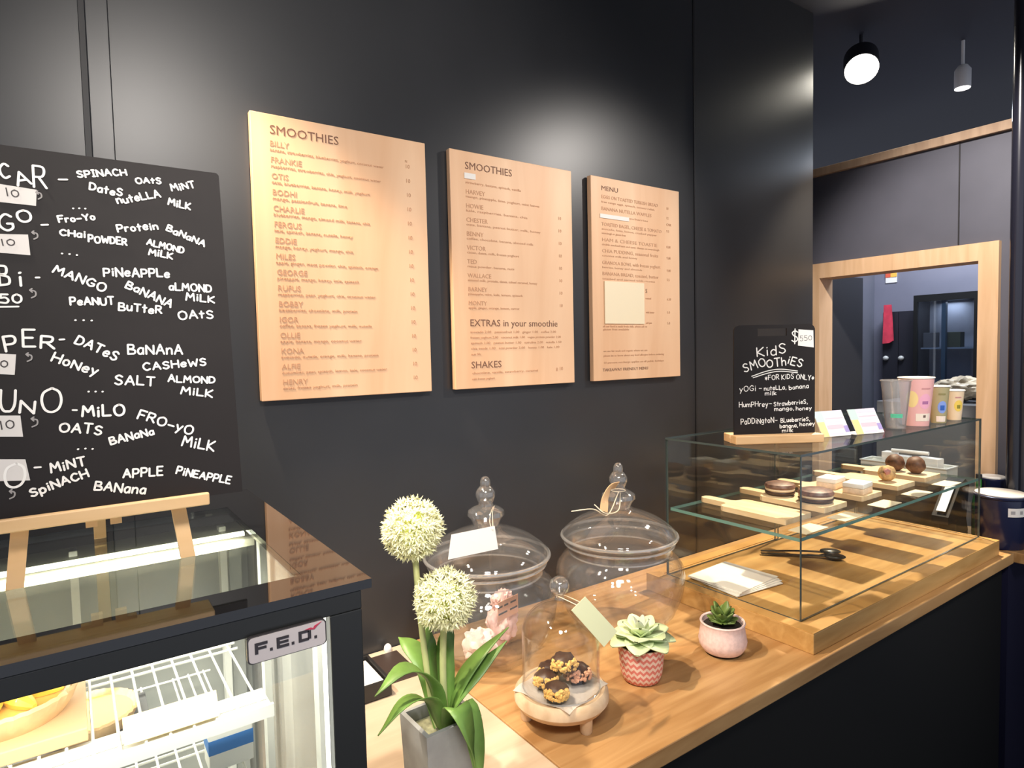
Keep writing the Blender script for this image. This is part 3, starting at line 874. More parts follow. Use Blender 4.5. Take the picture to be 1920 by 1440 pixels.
for zs, ye in ((-0.605, 1.66), (-0.80, 1.76)):
    bm = BM()
    n = 0
    x = -0.79
    while x < 0.262:
        tube(bm, [W(x, 1.128, zs), W(x, ye, zs)], 0.0012, 6)
        x += 0.0345
    for y in (1.16, 1.40, 1.43, ye):
        tube(bm, [W(-0.79, y, zs - 0.004), W(0.262, y, zs - 0.004)], 0.0014, 6)
    sh = wl('wire_shelf', bm, plain('wire_white', (0.88, 0.88, 0.80), 0.35), t, True)
    bm = BM()
    U(bm, -0.79, 0.264, 1.118, 1.124, zs - 0.018, zs + 0.004)
    U(bm, -0.79, 0.264, 1.124, 1.205, zs - 0.010, zs - 0.006)
    k = link('ticket_strip', bm, M_WHITE, sh); k['label'] = 'white ticket strip along the shelf front'

# maker's plate
bm = BM()
w, h = D(0.123), D(0.043)
pts = []
for cx, cz, a0 in ((w / 2 - .0035, h / 2 - .0035, 0), (-w / 2 + .0035, h / 2 - .0035, 90), (-w / 2 + .0035, -h / 2 + .0035, 180), (w / 2 - .0035, -h / 2 + .0035, 270)):
    pts += [(cx + .0035 * math.cos(math.radians(a0 + k * 18)), cz + .0035 * math.sin(math.radians(a0 + k * 18))) for k in range(6)]
bc = W(0.2645, 1.0125, -0.4515)
rx = Matrix.Translation(bc) @ Matrix.Rotation(math.radians(90), 4, 'X')
prism(bm, pts, -0.003, 0.0, rx)
pl = wl('badge', bm, plain('badge_rim', (0.10, 0.09, 0.09), 0.3, metal=0.6), t)
bm = BM()
prism(bm, [(x * .965, y * .92) for x, y in pts], 0.0, 0.0008, rx)
link('badge_face', bm, plain('badge_silver', (0.62, 0.56, 0.55), 0.4), pl)
bm = BM()
# block capitals with square counters, drawn as bars on the plate


def bars(bm, x, rects, s):
    for a, b, c, d in rects:
        prism(bm, [(x + a * s, b * s - 0.0031), (x + c * s, b * s - 0.0031), (x + c * s, d * s - 0.0031), (x + a * s, d * s - 0.0031)], 0.0008, 0.0013, rx)


s = 0.0086
bars(bm, -0.0252, [(0, 0, .28, 1), (.28, .75, 1.1, 1), (.28, .38, 1.0, .6)], s)
bars(bm, -0.0141, [(0, 0, .24, .24)], s)
bars(bm, -0.0090, [(0, 0, .28, 1), (.28, .76, 1.1, 1), (.28, .39, 1.05, .61), (.28, 0, 1.1, .24)], s)
bars(bm, 0.0024, [(0, 0, .24, .24)], s)
bars(bm, 0.0079, [(0, 0, .28, 1), (.28, .76, .95, 1), (.28, 0, .95, .24), (.85, .12, 1.15, .88)], s)
bars(bm, 0.0204, [(0, 0, .24, .24)], s)
link('badge_letters', bm, plain('badge_ink', (0.04, 0.035, 0.04), 0.5), pl)
bm = BM()
prism(bm, [(x * K, y * K) for x, y in [(0.019, 0.0085), (0.026, 0.0095), (0.0285, 0.008), (0.030, 0.0105), (0.0385, 0.0135), (0.033, 0.0095), (0.030, 0.0065), (0.026, 0.0070)]], 0.0008, 0.0013, rx)
link('badge_emblem', bm, plain('badge_red', (0.55, 0.05, 0.10), 0.5), pl)

# what stands in the fridge
M_CRUST = plain('pastry_crust', (0.78, 0.52, 0.26), 0.65, var=0.2, vscale=60)


def tart(loc, r, label, fruit):
    t = thing('fruit_tart', label, 'tart', loc, 0)
    bm = BM()
    k = 36
    q_ = r / .074
    lathe(bm, [(0, 0), (r * .82, 0), (r * .92, .012 * q_), (r, .026 * q_), (r * .97, .030 * q_), (r * .90, .022 * q_), (r * .86, .018 * q_), (0, .018 * q_)], k * 2,
          wob=lambda i, z: 1 + (0.02 if z > 0.005 else 0) * math.sin(i * math.pi * .9))
    link('crust', bm, M_CRUST, t, True)
    if fruit:
        for q in range(9):
            a = q * 2 * math.pi / 9
            bm = BM()
            P = [(r * .12 * math.cos(a), r * .12 * math.sin(a), .026 * q_), (r * .45 * math.cos(a + .25), r * .45 * math.sin(a + .25), .031 * q_),
                 (r * .84 * math.cos(a + .35), r * .84 * math.sin(a + .35), .027 * q_)]
            tube(bm, smooth_path(P, 5), [f * q_ for f in (.004, .007, .009, .010, .011, .011, .011, .010, .008, .006, .003)], 8)
            link('fruit_slice', bm, bpy.data.materials.get('mango_slice') or plain('mango_slice', (0.95, 0.56, 0.06), 0.3, var=0.25, vscale=40, coat=0.4), t, True)
    bm = BM()
    lathe(bm, [(r * .87, .016 * q_), (r * .87, .021 * q_), (0, .024 * q_)], 40)
    link('filling', bm, bpy.data.materials.get('custard') or plain('custard', (0.92, 0.62, 0.16), 0.35), t, True)
    return t


bm = BM(); box(bm, -D(0.11), D(0.11), -D(0.115), D(0.115), 0, 0.011, 0.001)
tag(link('cake_board', bm, plain('kraft_board', (0.66, 0.45, 0.24), 0.7), loc=W(-0.112, 1.305, -0.6023)), 'brown kraft cake board under the mango tart in fridge', 'board')
tart(W(-0.112, 1.308, -0.6023) + Vector((0, 0, 0.0112)), 0.051, 'large fruit tart with mango slices on the upper fridge shelf', True)
bm = BM(); box(bm, -0.055, 0.055, -0.048, 0.048, 0, 0.008, 0.001)
tag(link('cake_board', bm, plain('slate_board', (0.10, 0.10, 0.10), 0.6), loc=W(0.0, 1.60, -0.797)), 'dark board under the plain tart on lower fridge shelf', 'board')
tart(W(0.0, 1.60, -0.797) + Vector((0, 0, 0.0082)), 0.046, 'plain golden tart on the lower fridge shelf', False)
bm = BM()
a = W(0.043, 1.140, -0.6005)
box(bm, 0, D(0.137), -0.0008, 0.0008, 0, D(0.042), mat=Matrix.Rotation(math.radians(-38), 4, 'X'))
tag(link('price_card', bm, plain('cream_card', (0.80, 0.63, 0.34), 0.7), loc=a + Vector((0, -0.003, 0))), 'long cream price card leaning on the upper fridge shelf strip', 'card')
t = thing('drink_carton', 'small blue and white carton on the lower fridge shelf', 'carton', W(0.225, 1.33, -0.797))
bm = BM(); box(bm, -0.020, 0.020, -0.014, 0.014, 0, 0.037, 0.001); link('carton_box', bm, M_WHITE, t)
bm = BM(); box(bm, -0.0202, 0.0202, -0.0143, 0.0142, 0.017, 0.031); link('printed_band', bm, plain('carton_blue', (0.05, 0.20, 0.55), 0.5), t)

ZF = ZF_ROOM
S = 0.72

# ------------------------------------------------------------------ left end of the counter
bm = BM(); box(bm, -D(0.10), D(0.085), -D(0.095), D(0.095), 0, 0.003, 0.0008)
tag(link('counter_mat', bm, plain('mat_brown', (0.055, 0.036, 0.030), 0.45), loc=W(0.772, 1.845, -1.0), rotz=-0.02), 'flat dark brown mat against the wall behind the allium planter', 'mat')
t = thing('napkin_tray', 'small black tray of white napkins half hidden by the cake fridge', 'tray', W(0.645, 1.782, -1.0) + Vector((0, 0, 0.0032)), -0.02)
bm = BM()
w, d_, h = 0.062, 0.066, 0.034
box(bm, -w, w, -d_, d_, 0, 0.004)
link('tray_floor', bm, plain('tray_black_floor', (0.022, 0.020, 0.020), 0.5), t)
bm = BM()
for x0, x1, y0, y1 in ((-w, -w + .006, -d_, d_), (w - .006, w, -d_, d_), (-w + .006, w - .006, -d_, -d_ + .006), (-w + .006, w - .006, d_ - .006, d_)):
    box(bm, x0, x1, y0, y1, 0.004, h)
link('tray_walls', bm, plain('tray_black', (0.022, 0.020, 0.020), 0.5), t)
bm = BM(); box(bm, -0.052, 0.052, -0.056, 0.056, 0, 0.024, 0.002)
tag(link('napkins', bm, M_PAPER, loc=W(0.645, 1.782, -1.0) + Vector((0, 0, 0.0075)), rotz=-0.02), 'pile of white napkins inside the small black tray', 'napkins')
bm = BM(); lathe(bm, [(0, 0), (.008, 0), (.010, .006), (.008, .014), (.004, .018), (0, .019)], 20)
tag(link('mint', bm, plain('bright_white', (0.9, 0.9, 0.88), 0.3), smooth=True, loc=W(0.835, 1.955, -1.0)), 'tiny white knob by the wall behind the brown mat', 'ornament')

# ------------------------------------------------------------------ planter with two alliums
t = thing('allium_planter', 'tall square grey pot with two round cream allium flowers', 'plant', W(0.614, 1.170, -1.0), 0.03)
bm = BM()
a, b, h = 0.0475, 0.0405, 0.167
for (k0, z0), (k1, z1) in (((.86, 0), (1, h)), ):
    o4 = [(-a, -a * .9), (a, -a * .9), (a, a * .9), (-a, a * .9)]
    r0 = [bm.verts.new((x * k0, y * k0, 0)) for x, y in o4]
    r1 = [bm.verts.new((x, y, h)) for x, y in o4]
    r2 = [bm.verts.new((x * b / a, y * b / a, h)) for x, y in o4]
    r3 = [bm.verts.new((x * b / a * .98, y * b / a * .98, h - .03)) for x, y in o4]
    bm.faces.new(r0[::-1])
    for p, q in ((r0, r1), (r1, r2), (r2, r3)):
        for i in range(4):
            bm.faces.new((p[i], p[(i + 1) % 4], q[(i + 1) % 4], q[i]))
    bm.faces.new(r3)
link('pot', bm, plain('zinc_grey', (0.30, 0.31, 0.31), 0.55, var=0.12, vscale=30), t)
bm = BM(); box(bm, -0.039, 0.039, -0.035, 0.035, h - 0.031, h - 0.020); link('moss', bm, plain('dry_moss', (0.20, 0.20, 0.12), 0.9, var=0.5, vscale=90), t)
base = W(0.614, 1.170, -1.0)
M_STEM = plain('stem_green', (0.50, 0.52, 0.24), 0.5, var=0.2, vscale=15)
M_ALL = plain('allium_cream', (0.95, 0.92, 0.58), 0.6, var=0.18, vscale=70)
M_ALLG = plain('allium_green', (0.58, 0.66, 0.16), 0.6, var=0.25, vscale=70)
heads = [(W(0.575, 1.195, -0.366), 0.047), (W(0.612, 1.135, -0.508), 0.046)]
for hi, (c, r) in enumerate(heads):
    cl = c - base
    rnd = random.Random(5 + hi)
    bm = BM()
    foot = Vector((-0.006 + 0.012 * hi, 0.004 - 0.01 * hi, h - 0.03))
    tube(bm, smooth_path([foot, foot.lerp(cl, .5) + Vector((-.003, .002, 0)), cl], 6), 0.0052 if hi else 0.0048, 10)
    link('stem', bm, M_STEM, t, True)
    bm = BM()
    blob(bm, cl, r * 0.60, hi, 0.1)
    hd = link('flower_head', bm, M_ALLG, t, True)
    hd['label'] = 'upper round allium head' if hi == 0 else 'lower round allium head'
    bm = BM()
    n = 430
    for i in range(n):
        z = 1 - 2 * (i + .5) / n
        ph = i * 2.399963
        d = Vector((math.sqrt(1 - z * z) * math.cos(ph), math.sqrt(1 - z * z) * math.sin(ph), z))
        d = (d + Vector((rnd.uniform(-.1, .1), rnd.uniform(-.1, .1), rnd.uniform(-.1, .1)))).normalized()
        u = d.orthogonal().normalized()
        w = d.cross(u)
        rr = r * rnd.uniform(0.78, 0.96)
        p = cl + d * rr
        q0 = cl + d * r * .55
        s0 = bm.verts.new(q0 + u * .0006); s1 = bm.verts.new(q0 - u * .0006); s2 = bm.verts.new(p)
        bm.faces.new((s0, s1, s2))
        off = rnd.uniform(0, 6)
        for k in range(5):
            an = off + k * 2 * math.pi / 5
            e = u * math.cos(an) + w * math.sin(an)
            f = u * math.cos(an + 1.57) + w * math.sin(an + 1.57)
            tip = p + e * 0.0078 + d * rnd.uniform(.002, .008)
            m1 = p + e * 0.0036 + f * 0.0016 + d * .0006
            m2 = p + e * 0.0036 - f * 0.0016 + d * .0006
            vv = [bm.verts.new(x) for x in (p, m1, tip, m2)]
            bm.faces.new(vv)
    fl = link('florets', bm, M_ALL, hd, False)
    fl['kind'] = 'stuff'


def strap(w):
    return lambda s: w * (0.45 + 1.1 * math.sin(math.pi * min(1, s * 0.9 + 0.1))) * (1 - s ** 5) + 0.0004


root = W(0.62, 1.165, -0.80)
leaves = [
    [(0.630, 1.165, -0.80), (0.665, 1.16, -0.72), (0.72, 1.155, -0.665), (0.785, 1.15, -0.622)],
    [(0.628, 1.160, -0.80), (0.650, 1.15, -0.735), (0.70, 1.14, -0.690), (0.765, 1.13, -0.640)],
    [(0.612, 1.165, -0.80), (0.585, 1.155, -0.69), (0.520, 1.14, -0.632), (0.445, 1.12, -0.650)],
    [(0.608, 1.158, -0.80), (0.575, 1.145, -0.72), (0.510, 1.12, -0.690), (0.440, 1.10, -0.715)],
    [(0.612, 1.175, -0.80), (0.606, 1.215, -0.69), (0.592, 1.26, -0.65), (0.585, 1.30, -0.640)],
    [(0.630, 1.150, -0.80), (0.632, 1.105, -0.735), (0.640, 1.078, -0.80), (0.642, 1.063, -0.905)],
    [(0.622, 1.150, -0.80), (0.612, 1.10, -0.725), (0.620, 1.072, -0.775), (0.632, 1.060, -0.86)],
    [(0.634, 1.175, -0.80), (0.640, 1.185, -0.68), (0.645, 1.19, -0.60), (0.640, 1.20, -0.55)],
    [(0.620, 1.175, -0.80), (0.612, 1.19, -0.70), (0.606, 1.20, -0.62), (0.612, 1.21, -0.57)],
]
for i, P in enumerate(leaves):
    bm = BM()
    leaf(bm, [W(*p) - base for p in P], strap(0.0125 if i < 7 else 0.009), 0.32, 0.3 if i % 2 else -0.2)
    link('strap_leaf', bm, M_LEAF, t, 'all')

# ------------------------------------------------------------------ footed stand, cloche and chocolate bites
CX, CY = 1.06, 1.31
t = thing('footed_stand', 'low pale wooden footed stand under the glass cloche', 'cake stand', W(CX, CY, -1.0), 0.2)
M_LIME = wood('limed_wood', (0.80, 0.62, 0.42), (0.58, 0.40, 0.24), (20, 20, 20), 0.6)
bm = BM()
lathe(bm, [(0, .026), (.070, .026), (.084, .030), (.093, .042), (.092, .055), (.085, .063), (.079, .061), (.077, .0585), (0, .058)], 48)
link('dish', bm, M_LIME, t, True)
for k in range(3):
    an = math.radians(-100 + 120 * k)
    bm = BM(); lathe(bm, [(0, 0), (.010, 0), (.0118, .004), (.0125, .03), (0, .031)], 16, (.070 * math.cos(an), .070 * math.sin(an), 0))
    link('leg', bm, M_LIME, t, True)

bm = BM()
n = 13
g = [[None] * n for _ in range(n)]
rnd = random.Random(3)
for i in range(n):
    for j in range(n):
        x, y = -0.067 + .134 * i / (n - 1), -0.067 + .134 * j / (n - 1)
        rr = math.hypot(x, y)
        z = 0.001 + (max(0, rr - .060) * 0.22 if rr < .080 else .0044 - (rr - .080) * .25) + .0007 * math.sin(i * 1.3 + j) + .0005
        g[i][j] = bm.verts.new((x, y, z))
for i in range(n - 1):
    for j in range(n - 1):
        bm.faces.new((g[i][j], g[i + 1][j], g[i + 1][j + 1], g[i][j + 1]))
r_ = bmesh.ops.solidify(bm, geom=bm.faces[:], thickness=0.0006)
nap = tag(link('napkin', bm, M_PAPER, loc=W(CX - 0.005, CY - 0.005, -1.0) + Vector((0, 0, .0588)), rotz=math.radians(15)), 'square white napkin on the footed stand under the cloche', 'napkin')

M_BLUSH = plain('crumb_pink', (0.78, 0.40, 0.24), 0.7, var=0.3, vscale=150)
zb = W(0, 0, -1.0).z + 0.0612
bites = [((1.005, 1.262), 0, .024, 'front left crumb-topped chocolate bite, lowest one under the cloche'),
         ((1.020, 1.325), 0.0, .025, 'left crumb-coated chocolate bite behind the lowest one under cloche'),
         ((1.110, 1.300), 0.0, .027, 'right dark chocolate bite with little crumb under cloche'),
         ((1.060, 1.360), 0.0, .024, 'rear chocolate bite at the back of the pile under cloche'),
         ((1.066, 1.305), .028, .026, 'topmost chocolate bite with crumb edge on the pile under cloche')]
for i, ((x, y), dz, r, lab) in enumerate(bites):
    t = thing('chocolate_bite', lab, 'sweet', Vector((x * S, y * S, zb + dz)), i * 1.3, 'chocolate bites under the cloche')
    bm = BM(); blob(bm, (0, 0, r * .72), r, i + 2, 0.16, (1, 1, .72), 3); link('chocolate', bm, M_CHOC, t, True)
    bm = BM()
    rr = random.Random(i)
    face = -2.2 - i * 1.3
    for k in range(60):
        an = face + rr.uniform(-1.25, 1.25)
        el = rr.uniform(-.35, .55)
        c = Vector((math.cos(an) * math.cos(el), math.sin(an) * math.cos(el), math.sin(el) * .72)) * (r * .99) + Vector((0, 0, r * .72))
        q = rr.uniform(.0028, .0056)
        if c.z > q * .9:
            blob(bm, c, q, k, .5, (1, 1, 1), 1, 3)
    link('crumb_topping', bm, M_BLUSH if i == 2 else M_CRUMB, t)

t = thing('glass_cloche', 'clear bell cloche with ball knob over the chocolate bites', 'cloche', W(CX, CY, -1.0) + Vector((0, 0, .0618)))
bm = BM()
R_ = D(0.105)
prof = [(R_ + .0012, 0), (R_, .004), (R_, .110)]
for k in range(1, 9):
    an = k * math.pi / 2 / 8.6
    prof.append((R_ * math.cos(an), .110 + .058 * math.sin(an)))
prof += [(.011, .1715), (.0095, .176)]
inner = [(max(0.006, r - .0022), z - (.0 if i < 2 else .0022)) for i, (r, z) in enumerate(prof)][::-1]
lathe(bm, prof + inner, 56, close=True)
link('bell', bm, M_BELL, t, True)
bm = BM()
lathe(bm, [(0, .172), (.010, .174), (.0085, .180), (.009, .183), (.017, .190), (.0195, .200), (.017, .210), (.009, .2165), (0, .218)], 32)
link('knob', bm, M_KNOB, t, True)
bm = BM(); tube(bm, [(R_ * math.cos(a_ * math.pi / 32), R_ * math.sin(a_ * math.pi / 32), .0018) for a_ in range(65)], .0016, 8, False); link('base_edge', bm, M_RIM, t, True)


def card(name, pts, mat, th=0.0008):
    """Flat card from four world points."""
    bm = BM()
    P = [Vector(p) for p in pts]
    nn = (P[1] - P[0]).cross(P[3] - P[0]).normalized() * th
    a_ = [bm.verts.new(p) for p in P]
    b_ = [bm.verts.new(p + nn) for p in P]
    bm.faces.new(a_); bm.faces.new(b_[::-1])
    for i in range(4):
        bm.faces.new((a_[i], a_[(i + 1) % 4], b_[(i + 1) % 4], b_[i]))
    return bm


M_STR = plain('twine', (0.80, 0.70, 0.52), 0.8)
M_TAGG = plain('tag_pale_lime', (0.88, 0.90, 0.56), 0.7)
q = [W(1.013, 1.205, -0.658), W(1.073, 1.22, -0.642), W(1.172, 1.205, -0.757), W(1.109, 1.19, -0.776)]
o = tag(link('price_tag', card('t', q, M_TAGG), M_TAGG), 'pale lime card tag hanging off the cloche knob', 'tag')
bm = BM(); tube(bm, smooth_path([W(1.048, 1.216, -0.660), W(1.04, 1.27, -0.655), W(1.06, 1.326, -0.668), W(1.078, 1.31, -0.668), W(1.06, 1.216, -0.655)], 6), 0.0008, 6)
link('string', bm, M_STR, o, True)

# ------------------------------------------------------------------ two potted succulents
t = thing('potted_succulent', 'open pale green succulent in a pink and white zigzag pot', 'plant', W(1.378, 1.316, -1.0))
bm = BM()
lathe(bm, [(0, 0), (.034, 0), (.040, .004), (.045, .02), (.051, .078), (.0515, .080), (.048, .080), (.046, .070), (0, .068)], 56)
link('pot', bm, chevron('zigzag_pot', (0.86, 0.66, 0.55), (0.72, 0.22, 0.18), 22, 0.0135, 0.95), t, True)
bm = BM(); lathe(bm, [(.045, .069), (.044, .073), (0, .074)], 32); link('soil', bm, M_SOIL, t, True)
M_SUCC = plain('succulent_pale', (0.62, 0.72, 0.42), 0.5, var=0.14, vscale=25)
M_SUCB = plain('succulent_tip', (0.50, 0.54, 0.42), 0.5)


def rosette(t, rings, mat, z0):
    for (n, ln, wd, el, off, curl) in rings:
        for k in range(n):
            an = off + 2 * math.pi * k / n
            d = Vector((math.cos(an), math.sin(an), 0))
            u = Vector((0, 0, 1))
            P = [Vector((0, 0, z0)) + d * (ln * f) + u * (ln * (math.tan(el) * f + curl * f * f)) for f in (0.06, .35, .7, 1.0)]
            bm = BM()
            leaf(bm, P, lambda s, w=wd: w * (math.sin(math.pi * (0.12 + s * 0.86)) ** 0.75) + .0004, 0.22, 0, Vector((0, 0, 1)), .0014)
            link('leaf', bm, mat, t, 'all')


rosette(t, [(7, .074, .030, .06, .2, -.14), (6, .062, .029, .32, .6, -.06), (5, .040, .021, .72, .1, .05)], M_SUCC, .091)
rosette(t, [(4, .018, .009, 1.05, .5, .2)], M_SUCB, .100)

t = thing('potted_succulent', 'small dark green succulent in a squat speckled pink pot', 'plant', W(1.713, 1.273, -1.0))
bm = BM()
lathe(bm, [(.028, .006), (.046, .008), (.054, .020), (.056, .032), (.052, .054), (.050, .068), (.0525, .074), (.051, .077), (.047, .075), (.046, .064), (0, .062)], 48,
      wob=lambda i, z: 1 + .012 * math.sin(i * .26))
link('pot', bm, plain('blush_clay', (0.80, 0.60, 0.56), 0.6, var=0.12, vscale=120), t, True)
bm = BM(); lathe(bm, [(0, 0), (.034, 0), (.044, .006), (.047, .011), (0, .012)], 40); o = link('foot', bm, plain('maroon_glaze', (0.05, 0.012, 0.012), 0.35), t, True); o['label'] = 'dark maroon foot of the pot'
bm = BM(); lathe(bm, [(.045, .063), (.043, .066), (0, .067)], 32); link('soil', bm, M_SOIL, t, True)
M_SUCD = plain('succulent_dark', (0.13, 0.20, 0.045), 0.4, var=0.4, vscale=30)
rosette(t, [(7, .036, .014, .25, .2, .1), (6, .030, .013, .75, .6, .2), (4, .022, .011, 1.1, .1, .2)], M_SUCD, .068)

# ------------------------------------------------------------------ apothecary jars


def jar(loc, label):
    t = thing('apothecary_jar', label, 'jar', loc, 0, 'lidded glass jars by the wall')
    q = D(1)
    out = [(.09, .004), (.12, 0), (.15, .012), (.195, .065), (.222, .13), (.231, .195), (.225, .228), (.205, .255), (.190, .268), (.186, .285), (.188, .302), (.197, .312)]
    prof = [(r * q, z * q) for r, z in out]
    inn = [((r - .007) * q, (z + (.014 if z < .02 else .001)) * q) for r, z in out][::-1]
    bm = BM(); lathe(bm, [(0, .004 * q)] + prof + inn + [(0, .019 * q)], 72)
    link('body', bm, M_JAR, t, True)
    lid = [(.176, .272), (.180, .272), (.182, .315), (.2035, .321), (.2065, .332), (.202, .345), (.185, .362), (.150, .388), (.105, .409), (.062, .424), (.046, .434), (.042, .440)]
    prof = [(r * q, z * q) for r, z in lid]
    inn = [((r - .006) * q, (z - (.007 if i > 3 else 0)) * q) for i, (r, z) in enumerate(lid)][::-1]
    bm = BM(); lathe(bm, prof + inn, 72, close=True)
    k = link('lid', bm, M_JAR, t, True)
    for nm_, rr, zz, th in (('lid_edge', .205, .333, .0042), ('lid_flange', .179, .274, .002)):
        bm = BM(); tube(bm, [(rr * q * math.cos(a_ * math.pi / 36), rr * q * math.sin(a_ * math.pi / 36), zz * q) for a_ in range(73)], th, 8, False)
        link(nm_, bm, M_RIM, k, True)
    bm = BM(); tube(bm, [(.194 * q * math.cos(a_ * math.pi / 36), .194 * q * math.sin(a_ * math.pi / 36), .308 * q) for a_ in range(73)], .0032, 8, False)
    link('mouth_edge', bm, M_RIM, t, True)
    bm = BM()
    lathe(bm, [(r * q, z * q) for r, z in ((0, .430), (.040, .432), (.044, .440), (.050, .452), (.061, .466), (.059, .480), (.045, .490), (.026, .498), (.0235, .506), (.027, .513),
                                             (.0325, .528), (.0315, .543), (.023, .556), (.0165, .562), (.0175, .572), (.0155, .584), (.009, .592), (0, .594))], 36)
    link('finial', bm, M_KNOB, k, True)
    return t


jar(W(1.10, 1.735, -1.0), 'lidded glass jar with white tag and paper treat bags inside')
jar(W(1.595, 1.625, -1.0), 'empty lidded glass jar with kraft tag tied round its finial')
z0 = W(0, 0, -1.0).z + D(.021)
t = thing('treat_bag', 'crumpled pale pink paper bag with printed label in the jar behind the alliums', 'bag', (1.140 * S, 1.715 * S, z0), 0.25)
M_BAG = plain('pink_paper', (0.85, 0.58, 0.52), 0.7, var=0.12, vscale=25)
bm = BM(); blob(bm, (0, 0, .056), .047, 3, .28, (.95, .6, 1.15), 4, 2.6); link('bag', bm, M_BAG, t, True)
bm = BM()
for k in range(8):
    blob(bm, (.012 * math.cos(k), .008 * math.sin(k), .112), .020, k, .5, (1, .6, 1), 3, 3)
link('bag_neck', bm, M_BAG, t)
bm = BM(); box(bm, -.036, .036, -.0007, .0007, 0, .044); o = link('printed_label', bm, plain('kraft_pink', (0.72, 0.40, 0.26), 0.7), t); o.location = (-.018, -.036, .086)
bm = BM()
for k, (x, w) in enumerate(((-.036, .016), (-.014, .014), (.008, .02), (-.034, .03), (.006, .026))):
    box(bm, x, x + w, -.0012, -.0007, .030 - .016 * (k > 2), .034 - .016 * (k > 2))
k = link('label_print', bm, M_PEN, o)
t = thing('treat_bag', 'plain crumpled white paper bag in the jar, in front of the labelled bag', 'bag', (1.022 * S, 1.668 * S, z0), -0.5)
bm = BM(); blob(bm, (0, 0, .038), .038, 9, .34, (1.0, .7, 1.0), 4, 3.0); link('bag', bm, plain('blush_paper', (0.88, 0.70, 0.62), 0.7), t, True)

q = [W(0.846, 1.515, -0.503), W(0.999, 1.53, -0.509), W(1.003, 1.52, -0.576), W(0.828, 1.505, -0.567)]
o = tag(link('price_tag', card('t', q, M_PAPER), M_PAPER), 'white card tag tied to the finial of the jar behind the alliums', 'tag')
bm = BM(); tube(bm, smooth_path([W(0.985, 1.524, -0.515), W(1.04, 1.62, -0.52), W(1.10, 1.70, -0.512), W(1.128, 1.725, -0.507), W(1.09, 1.68, -0.514), W(0.988, 1.522, -0.516)], 6), 0.0008, 6)
link('string', bm, M_STR, o, True)
t = thing('kraft_tag', 'folded kraft tag with loose twine on the right jar', 'tag', W(1.595, 1.625, -0.49))
bm = BM()
leaf(bm, [W(1.560, 1.595, -0.478) - W(1.595, 1.625, -0.49), W(1.510, 1.575, -0.476) - W(1.595, 1.625, -0.49), W(1.470, 1.56, -0.505) - W(1.595, 1.625, -0.49), W(1.452, 1.55, -0.545) - W(1.595, 1.625, -0.49)],
     lambda s: .011, 0, 0, Vector((.3, .8, .4)))
link('tag_card', bm, plain('kraft_paper', (0.66, 0.42, 0.22), 0.7), t)
c0 = W(1.595, 1.625, -0.49)
bm = BM()
tube(bm, smooth_path([c0 - c0 + Vector((.018 * math.cos(a * .7), .018 * math.sin(a * .7), -.012)) for a in range(10)], 3), .0012, 6)
tube(bm, smooth_path([W(1.572, 1.60, -0.505) - c0, W(1.47, 1.55, -0.560) - c0, W(1.40, 1.545, -0.528) - c0, W(1.315, 1.555, -0.523) - c0], 6), .0014, 6)
tube(bm, smooth_path([W(1.58, 1.60, -0.51) - c0, W(1.52, 1.55, -0.552) - c0, W(1.44, 1.53, -0.545) - c0, W(1.41, 1.55, -0.515) - c0], 6), .0013, 6)
link('twine', bm, M_STR, t, True)

# ------------------------------------------------------------------ glass food case on the timber tray
GX0, GX1, GY0, GY1 = 1.971, 3.500, 1.155, 1.735
t = thing('display_case', 'clear glass food case on a thick timber base with one glass shelf', 'display case', W(2.7, 1.44, -1.0))
bm = BM()
q0, q1 = W(1.92, 1.08, -1.0), W(3.512, 1.80, -0.93)
w = 0.0
outer = [(q0.x, q0.y), (q1.x, q0.y), (q1.x, q1.y), (q0.x, q1.y)]
U(bm, 1.92, 3.512, 1.08, 1.80, -1.0, -0.9315, 0.002)
wl('base', bm, M_TRAY, t)
bm = BM()
for pts in (((1.92, 1.08), (3.512, 1.08), (3.462, 1.13), (1.97, 1.13)), ((3.512, 1.08), (3.512, 1.80), (3.462, 1.75), (3.462, 1.13)),
            ((1.92, 1.80), (1.97, 1.75), (3.462, 1.75), (3.512, 1.80)), ((1.92, 1.08), (1.97, 1.13), (1.97, 1.75), (1.92, 1.80))):
    P = [W(x, y, 0) for x, y in pts]
    prism(bm, [(p.x, p.y) for p in P], W(0, 0, -.9318).z, W(0, 0, -.9285).z)
wl('base_rim', bm, wood('rim_wood', (0.66, 0.38, 0.13), (0.50, 0.27, 0.08), (4, 14, 20), 0.4), t)


def pane(name, x0, x1, y0, y1, z0, z1, edge):
    bm = BM(); U(bm, x0, x1, y0, y1, z0, z1)
    o = wl(name, bm, [M_GLASS, edge], t)
    ar = sorted((p.area for p in o.data.polygons), reverse=True)
    for p in o.data.polygons:
        if p.area < ar[1] * 0.9:
            p.material_index = 1
    return o


zb = -0.9284
pane('side_pane', GX0, GX0 + .007, GY0, GY1, zb, -.372, M_EDGED)
pane('side_pane', GX1 - .007, GX1, GY0, GY1, zb, -.372, M_EDGED)
pane('front_pane', GX0 + .007, GX1 - .007, GY0, GY0 + .007, zb, -.372, M_EDGED)
pane('rear_door', GX0 + .007, 2.76, GY1 - .007, GY1, zb, -.372, M_EDGED)
pane('rear_door', 2.72, GX1 - .007, GY1 - .016, GY1 - .009, zb, -.372, M_EDGED)
pane('top_pane', GX0, GX1, GY0, GY1, -.372, -.364, M_EDGED)
pane('shelf_pane', GX0 + .007, GX1 - .007, GY0 + .007, GY1 - .018, -.660, -.648, M_EDGE)


